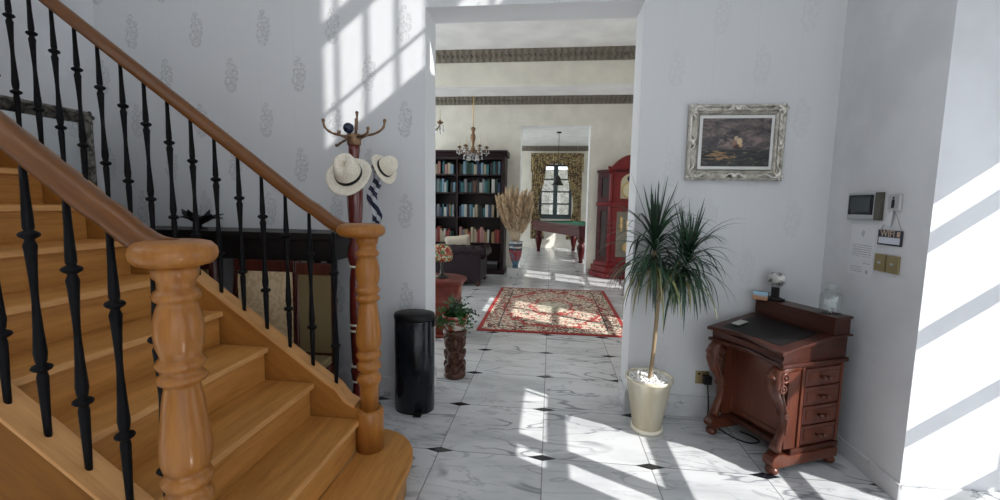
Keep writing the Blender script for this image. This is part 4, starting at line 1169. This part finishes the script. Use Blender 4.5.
# ------------------------------------------------------------------ drum table and stained-glass lamp
DX, DY = -.585, .50
dt = thing('drum_table', 'round red wooden drum table behind the leafy plant', 'table', (DX,DY,0)); dt.scale = (.93,.93,1)
MB().lathe([(0,.585),(.30,.585),(.315,.592),(.322,.604),(.318,.618),(.30,.624),(0,.624)], (0,0,0), 48).build('table_top', M['drumwood'], dt)
MB().lathe([(0,.04),(.225,.04),(.232,.06),(.250,.36),(.262,.37),(.262,.39),(.254,.40),(.264,.53),(.276,.545),(.285,.575),(.285,.586),(0,.586)], (0,0,0), 48).build('drum', M['drumwood'], dt)
MB().lathe([(0,0),(.235,0),(.245,.012),(.240,.034),(.225,.042),(0,.042)], (0,0,0), 40).build('base', M['drumwood'], dt)
tl = thing('stained_glass_lamp', 'table lamp with a mosaic stained-glass dome on the round red table', 'lamp', (-.555,.47,.6245)); tl.scale = (.86,.86,.93)
MB().lathe([(0,0),(.085,0),(.09,.01),(.07,.022),(.03,.034),(.018,.06),(.014,.12),(.020,.17),(.012,.20),(.010,.30),(0,.30)], (0,0,0), 24).build('stem', plain('dark_bronze', (.05,.05,.045), .35, .8), tl)
def mat_mosaic():
    m = Mat('stained_glass_mosaic', .25); v = m.coord()
    vc = m.node('ShaderNodeTexVoronoi'); vc.inputs['Scale'].default_value = 42; m.link(v, vc.inputs['Vector'])
    sp = m.node('ShaderNodeSeparateColor'); m.link(vc.outputs['Color'], sp.inputs[0])
    c = m.ramp(S(m.nt, sp.outputs[0]), [(0,(.42,.05,.03)),(.18,(.62,.16,.05)),(.34,(.66,.42,.12)),(.50,(.55,.52,.33)),(.66,(.12,.24,.06)),(.80,(.60,.10,.06)),(.92,(.70,.66,.52))], 'CONSTANT')
    ed = m.voro(v, 42, 'DISTANCE_TO_EDGE').lt(.07); m.color(m.mix(ed, c, (.02,.02,.02))); return m.m
MB().lathe([(.010,.40),(.03,.398),(.07,.385),(.105,.355),(.128,.310),(.138,.262),(.134,.225),(.122,.200),(.118,.200),(.132,.24),(.130,.29),(.10,.352),(.03,.390),(.008,.395)], (0,0,0), 40).build('shade', mat_mosaic(), tl)
MB().lathe([(0,.395),(.012,.398),(.014,.41),(.006,.42),(0,.43)], (0,0,0), 12).build('finial', bpy.data.materials['dark_bronze'], tl)

# ------------------------------------------------------------------ chandeliers
def make_chandelier(name, label, loc, ztop, nar=6, Rr=.235):
    t = thing(name, label, 'chandelier', loc)
    MB().tube([(0,0,.46),(0,0,ztop)], .008, 8).build('rod', M['gold'], t)
    MB().lathe([(0,ztop-.05),(.02,ztop-.045),(.05,ztop-.01),(.055,ztop),(0,ztop)], (0,0,0), 20).build('canopy', M['gold'], t)
    MB().lathe([(0,.02),(.02,.03),(.035,.06),(.05,.09),(.03,.13),(.018,.17),(.026,.22),(.046,.29),(.040,.34),(.022,.38),(.034,.42),(.045,.45),(.03,.47),(0,.48)], (0,0,0), 20).build('stem', M['goldlt'], t)
    ap_ = cp_ = None
    for k in range(nar):
        a = 2*PI*k/nar + .15; h = Vector((math.cos(a), math.sin(a), 0))
        if ap_ is None:
            h = Vector((1,0,0))
            pts = smooth([Vector((.03,0,.10)), Vector((.09,0,.03)), Vector((.16,0,.03)), Vector((.215,0,.075)), Vector((Rr,0,.12))])
            ap_ = MB().tube(pts, .009, 8).build('arm', M['goldlt'], t)
            MB().lathe([(0,.115),(.022,.118),(.040,.135),(.044,.142),(.02,.140),(.014,.16),(0,.16)], (Rr,0,0), 16).build('drip_pan', M['goldlt'], ap_)
            MB().lathe([(0,.155),(.012,.155),(.012,.235),(.009,.238),(.006,.25),(.010,.27),(.004,.295),(0,.30)], (Rr,0,0), 12).build('candle', M['ivory'], ap_)
            cr = MB()
            for dx, dy, zt, n_ in ((Rr+.04,0,.12,3),(Rr-.04,.0,.12,3),(Rr,.04,.12,4),(Rr,-.04,.12,3),(.155,0,.02,3),(.10,.01,.03,4)):
                for i in range(n_):
                    q = .011 if i < n_-1 else .017
                    cr.lathe([(0,-q*1.5),(q*.8,-q*.5),(q*.6,q*.5),(0,q)], (dx,dy,zt-.022-.027*i), 6, smooth=False)
            cr.build('crystal_drops', M['crystal'], ap_)
            ap_.rotation_euler = (0,0,a)
        else:
            dup(ap_, rz=a, parent=t)
    cr = MB()
    for i in range(12):
        a = i*2*PI/12
        for j in range(4): cr.lathe([(0,-.014),(.010,-.004),(.008,.006),(0,.012)], (.05*math.cos(a)*(1-.18*j),.05*math.sin(a)*(1-.18*j),.06-.026*j), 6, smooth=False)
    cr.lathe([(0,-.03),(.022,0),(.014,.02),(0,.03)], (0,0,-.06), 8, smooth=False)
    cr.build('crystal_pendants', M['crystal'], t)
    return t
make_chandelier('chandelier', 'gilt candle chandelier with crystal drops in front of the bookcase', (-.755,3.45,2.255), HL-2.255)
make_chandelier('chandelier', 'gilt candle chandelier half hidden behind the left doorway jamb', (-1.055,1.40,2.315), HL-2.315)

# ------------------------------------------------------------------ pampas grass in a painted vase
VX, VY = -.050, 4.30
va = thing('floor_vase', 'tall red and blue painted vase on a marble block by the far doorway', 'vase', (VX,VY,0))
MB().box((-.14,-.14,0),(.14,.14,.19)).build('marble_block', M['skirt'], va, bevel=.006)
def mat_vase():
    m = Mat('painted_vase', .2); x, y, z = m.xyz()
    n = m.noise(m.coord((1,1,.6)), 9, 3)
    c = m.ramp(z*1.9 + (n-.5)*.06 - .38, [(0,(.05,.10,.16)),(.10,(.06,.18,.26)),(.26,(.30,.04,.045)),(.62,(.30,.035,.04)),(.66,(.04,.03,.035)),(.74,(.55,.50,.45)),(.80,(.04,.035,.05)),(.90,(.60,.60,.58))], 'CONSTANT')
    m.color(m.mix((n-.5).abs().ss(.03,.01)*.8, c, (.10,.22,.32))); return m.m
MB().lathe([(.0,.20),(.055,.20),(.060,.22),(.048,.25),(.075,.32),(.115,.44),(.130,.55),(.132,.64),(.125,.685),(.135,.70),(.135,.715),(.122,.715),(.118,.66),(0,.60)], (0,0,0), 32).build('body', mat_vase(), va)
def mat_pampas():
    m = Mat('pampas_plume', .9); n = m.noise(m.coord(), 14, 3); m.color(m.mix(n.ss(.3,.7), (.58,.43,.28), (.85,.70,.50))); return m.m
M['pampas'] = mat_pampas()
pm = []
pb = thing('pampas_bunch', 'bunch of dried beige pampas grass in the painted floor vase', 'dried grass', (VX,VY,.62))
rp = random.Random(13)
for v in range(4):
    mb = MB(); mb.tube([(0,0,0),(0,0,.55)], .004, 5)
    for k in range(330):
        u = rp.random(); z = .30 + .70*u; q = .055*math.sin(PI*min(1,(u*.92+.08)))**.7
        a = rp.uniform(0,2*PI); h = Vector((math.cos(a),math.sin(a),0)); p = Vector((0,0,z))
        mb.blade([p, p+h*q*.7+Vector((0,0,.05)), p+h*q*1.25+Vector((0,0,.10))], [.005,.008,.0008], Vector((-h.y,h.x,0)))
    o = mb.build('plume', M['pampas'], pb, fix=False); pm.append(o)
for k in range(26):
    o = pm[k] if k < 4 else pm[k % 4].copy()
    if k >= 4: COL.objects.link(o)
    a = k*2.39996; q = math.sqrt((k+.5)/24)
    tilt = .03 + .33*q
    o.rotation_euler = (Matrix.Rotation(a,4,'Z') @ Matrix.Rotation(tilt,4,'Y') @ Matrix.Rotation(k*1.3,4,'Z')).to_euler()
    o.location = (.035*q*math.cos(a), .035*q*math.sin(a), 0)
    s = 1.08 - .16*q + (.05 if k % 3 else -.12); o.scale = (1.15,1.15,s)

# ------------------------------------------------------------------ longcase clock
KX, KY = 2.13, 4.86
ck = thing('longcase_clock', 'tall red mahogany longcase clock against the far library wall', 'clock', (KX,KY,0))
RW_, RD_ = M['redwood'], M['redwood_dark']
def plan(e=0.0):
    """plan with canted front corners"""
    return [(-.37-e*.6,-.20-e),(.37+e*.6,-.20-e),(.575+e,.10-e*.3),(.575+e,.215),(-.575-e,.215),(-.575-e,.10-e*.3)]
def slab(name, e, z0, z1, mat=None, bev=.012, parent=None):
    return MB().prism(plan(e), z0, z1, 'z').build(name, mat or RW_, parent or ck, bevel=bev)
slab('foot_plinth', .14, 0, .11); slab('plinth_step', .10, .11, .23); slab('plinth_moulding', .05, .23, .31)
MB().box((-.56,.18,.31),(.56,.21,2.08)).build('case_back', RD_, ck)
cant = math.atan2(.30, -.205)      # direction of the left canted side
for s in (-1,1):
    a0, a1 = Vector((s*.37,-.20,0)), Vector((s*.575,.10,0)); d = (a1-a0); Lc = d.length; d.normalize()
    Mc = Matrix(((d.x,-d.y,0,a0.x),(d.y,d.x,0,a0.y),(0,0,1,0),(0,0,0,1)))
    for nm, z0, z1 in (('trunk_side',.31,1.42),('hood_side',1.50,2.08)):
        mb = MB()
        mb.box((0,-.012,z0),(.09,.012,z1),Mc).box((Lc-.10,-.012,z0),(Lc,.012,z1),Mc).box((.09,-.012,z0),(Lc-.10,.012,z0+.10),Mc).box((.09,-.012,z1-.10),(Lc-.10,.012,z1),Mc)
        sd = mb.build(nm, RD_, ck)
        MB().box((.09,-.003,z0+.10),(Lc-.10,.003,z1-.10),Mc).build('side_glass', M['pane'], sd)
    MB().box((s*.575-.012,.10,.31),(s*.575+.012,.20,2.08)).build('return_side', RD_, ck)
    MB().lathe([(.040,.31),(.046,.34),(.036,.38),(.040,.40),(.038,1.30),(.046,1.35),(.036,1.38),(.046,1.42)], (s*.37,-.185,0), 20).build('trunk_column', RW_, ck)
    MB().lathe([(.036,1.50),(.044,1.53),(.034,1.57),(.036,1.60),(.034,1.98),(.044,2.02),(.036,2.04),(.046,2.08)], (s*.37,-.185,0), 20).build('hood_column', RW_, ck)
dr = MB().box((-.33,-.20,.31),(-.24,-.165,1.42)).box((.24,-.20,.31),(.33,-.165,1.42)).box((-.24,-.20,.31),(.24,-.165,.42)).box((-.24,-.20,1.32),(.24,-.165,1.42)).build('trunk_door', RW_, ck, bevel=.006)
MB().box((-.24,-.186,.42),(.24,-.182,1.32)).build('door_glass', M['pane'], dr)
tag(MB().box((-.30,.05,.31),(.30,.06,1.42)).build('dial_cloth', plain('pale_clock_lining', (.34,.31,.22), .6), ck), 'pale lining behind the pendulum', None)
MB().tube([(0,-.05,1.38),(0,-.05,.66)], .010, 6).lathe([(0,-.012),(.085,-.008),(.098,0),(.085,.008),(0,.012)], (0,0,0), 28, T(0,-.05,.60) @ MX).build('pendulum', M['gold'], ck)
for x in (-.145,0,.145):
    MB().tube([(x,-.09,1.38),(x,-.09,1.16)], .004, 5).lathe([(0,0),(.040,.004),(.045,.015),(.045,.275),(.040,.286),(0,.29)], (x,-.09,.87+.05*(x<0)), 20).build('weight', M['gold'], ck)
slab('waist_moulding', .035, 1.42, 1.50, None, .016)
arch = [(.19*math.cos(a), 1.86+.19*math.sin(a)) for a in [PI*i/16 for i in range(17)]]
hd = MB().box((-.33,-.20,1.50),(-.19,-.12,2.10)).box((.19,-.20,1.50),(.33,-.12,2.10)).box((-.19,-.20,1.50),(.19,-.12,1.57))
hd.prism(arch + [(-.19,2.10),(.19,2.10)], -.20, -.12, 'y')
hd.build('hood_door', RW_, ck)
MB().prism([(-.20,1.56),(.20,1.56)] + [(x*1.03, z) for x, z in arch], -.135, -.120, 'y').build('dial', plain('ivory_brass_dial', (.66,.60,.40), .35, .25), ck)
MB().ring((0,0,0), .145, .012, 36, 6, T(0,-.14,1.735) @ MX).build('chapter_ring', M['gold'], ck)
MB().lathe([(0,-.003),(.060,-.002),(.062,.002),(0,.004)], (0,0,0), 28, T(0,-.139,1.955) @ MX).build('moon_dial', BM['dark blue'], ck)
for a, L in ((.7,.09),(2.6,.125)):
    MB().tube([(0,-.148,1.735),(math.sin(a)*L,-.148,1.735+math.cos(a)*L)], [.006,.0015], 5).build('hand', M['black'], ck)
def pediment(x0, z0):
    top = []
    for i in range(41):
        x = -x0 + 2*x0*i/40; u = abs(x)/x0
        top.append((x, z0 + .05 + (.25*math.cos(u/.86*PI/2)**.8 if u < .86 else 0) + (.03 if u >= .86 else 0)))
    return top
MB().prism([(-.43,2.08)] + pediment(.43, 2.08) + [(.43,2.08)], -.235, -.10, 'y').build('pediment', RW_, ck)
MB().tube([Vector((x,-.24,z)) for x, z in pediment(.445, 2.085)], .020, 8).build('pediment_moulding', RW_, ck)
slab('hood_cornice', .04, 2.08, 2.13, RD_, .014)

# ------------------------------------------------------------------ billiard room
ang = math.atan2(9.25-6.62, .10-1.30)       # direction of the long side that faces us
ptb = thing('billiard_table', 'mahogany billiard table with green cloth in the room beyond', 'table', (1.30,6.62,0), ang); ptb.scale = (1.06,1,1.05)
PL, PW = 2.85, 1.50     # local x along long side, local -y... table lies to local -y (right of the direction)
def PB(lo, hi): return MB().box((lo[0],-hi[1],lo[2]),(hi[0],-lo[1],hi[2]))
PB((.02,.02,.62),(PL-.02,PW-.02,.80)).build('apron', M['redwood_dark'], ptb, bevel=.01)
PB((.06,.06,.80),(PL-.06,PW-.06,.845)).build('bed_cloth', M['green'], ptb)
for lo, hi in (((-.03,-.03,.80),(PL+.03,.07,.885)), ((-.03,PW-.07,.80),(PL+.03,PW+.03,.885)), ((-.03,.07,.80),(.07,PW-.07,.885)), ((PL-.07,.07,.80),(PL+.03,PW-.07,.885))):
    PB(lo, hi).build('cushion_rail', M['redwood_dark'], ptb, bevel=.012)
for lo, hi in (((.07,.07,.845),(PL-.07,.105,.878)), ((.07,PW-.105,.845),(PL-.07,PW-.07,.878)), ((.07,.105,.845),(.105,PW-.105,.878)), ((PL-.105,.105,.845),(PL-.07,PW-.105,.878))):
    PB(lo, hi).build('cushion', M['green'], ptb, bevel=.006)
for x in (.16, PL-.16):
    for y in (-.16, -PW+.16):
        MB().lathe([(.0,0),(.055,0),(.06,.03),(.045,.06),(.055,.10),(.075,.20),(.095,.30),(.10,.38),(.07,.43),(.055,.46),(.09,.49),(.095,.53),(.085,.56),(.095,.62),(.10,.66)], (x,y,0), 24).build('leg', M['redwood_dark'], ptb)
pl_ = thing('pendant_lamp', 'dark bell-shaped pendant lamp hanging over the billiard table', 'lamp', (.765,7.6,1.93))
MB().tube([(0,0,.25),(0,0,1.36)], .007, 6).build('rod', M['black'], pl_)
MB().lathe([(0,1.34),(.06,1.34),(.06,1.37),(0,1.37)], (0,0,0), 20).build('canopy', M['black'], pl_)
MB().lathe([(.150,0),(.145,.02),(.115,.06),(.085,.13),(.065,.20),(.03,.25),(.01,.27),(.01,.26),(.055,.195),(.075,.125),(.105,.055),(.138,.01)], (0,0,0), 28).build('shade', plain('bronze_shade', (.03,.03,.028), .4, .5), pl_)
def mat_floral():
    m = Mat('floral_curtain', .8); v = m.coord((1,.3,1)); n = m.noise(v, 7, 3, .5, 1.5); n2 = m.noise(v, 15, 3)
    c = m.ramp(n, [(.36,(.06,.05,.03)),(.46,(.28,.20,.08)),(.54,(.50,.40,.22)),(.62,(.16,.06,.035)),(.70,(.07,.09,.04))]); m.color(m.mix(n2.gt(.56), c, (.10,.06,.04))); return m.m
M['floral'] = mat_floral()
def drape(name, label, x0, x1, ztop, zbot, tie, side):
    vs_, fs_ = [], []; NI, NJ = 30, 44
    for i in range(NI+1):
        u = i/NI; z = ztop + (zbot-ztop)*u
        k = 1 - .50*math.exp(-((u-.60)/.26)**2) if tie else 1
        wd = (x1-x0)*k; xa = x0 if side < 0 else x1 - wd
        for j in range(NJ+1):
            v = j/NJ; vs_.append((xa+wd*v, YB-.20+.035*math.sin(v*2*PI*6)*(.6+.4*u), z))
    for i in range(NI):
        for j in range(NJ): fs_.append((i*(NJ+1)+j,i*(NJ+1)+j+1,(i+1)*(NJ+1)+j+1,(i+1)*(NJ+1)+j))
    o = MB().add(vs_, fs_, True).build(name, M['floral'], fix=False)
    md = o.modifiers.new('th','SOLIDIFY'); md.thickness = .008
    return tag(o, label, 'curtain')
drape('window_curtain', 'floral curtain hanging at the left of the far window', -.04, .42, 2.98, .30, True, -1)
drape('window_curtain', 'floral curtain hanging at the right of the far window', 1.08, 1.56, 2.98, .30, True, 1)
vs_, fs_ = [], []; NJ = 110
for i in range(5):
    for j in range(NJ+1):
        v = j/NJ; drop = .34 + .025*math.cos(v*2*PI*9) + .24*(abs(v-.5)*2)**2
        vs_.append((-.07+1.66*v, YB-.30+.03*math.sin(v*2*PI*18)*(.5+.5*i/4), 3.05 - drop*i/4))
for i in range(4):
    for j in range(NJ): fs_.append((i*(NJ+1)+j,i*(NJ+1)+j+1,(i+1)*(NJ+1)+j+1,(i+1)*(NJ+1)+j))
o = MB().add(vs_, fs_, True).build('curtain_valance', M['floral'], fix=False); md = o.modifiers.new('th','SOLIDIFY'); md.thickness = .01
tag(o, 'scalloped floral valance across the top of the far window', 'valance')
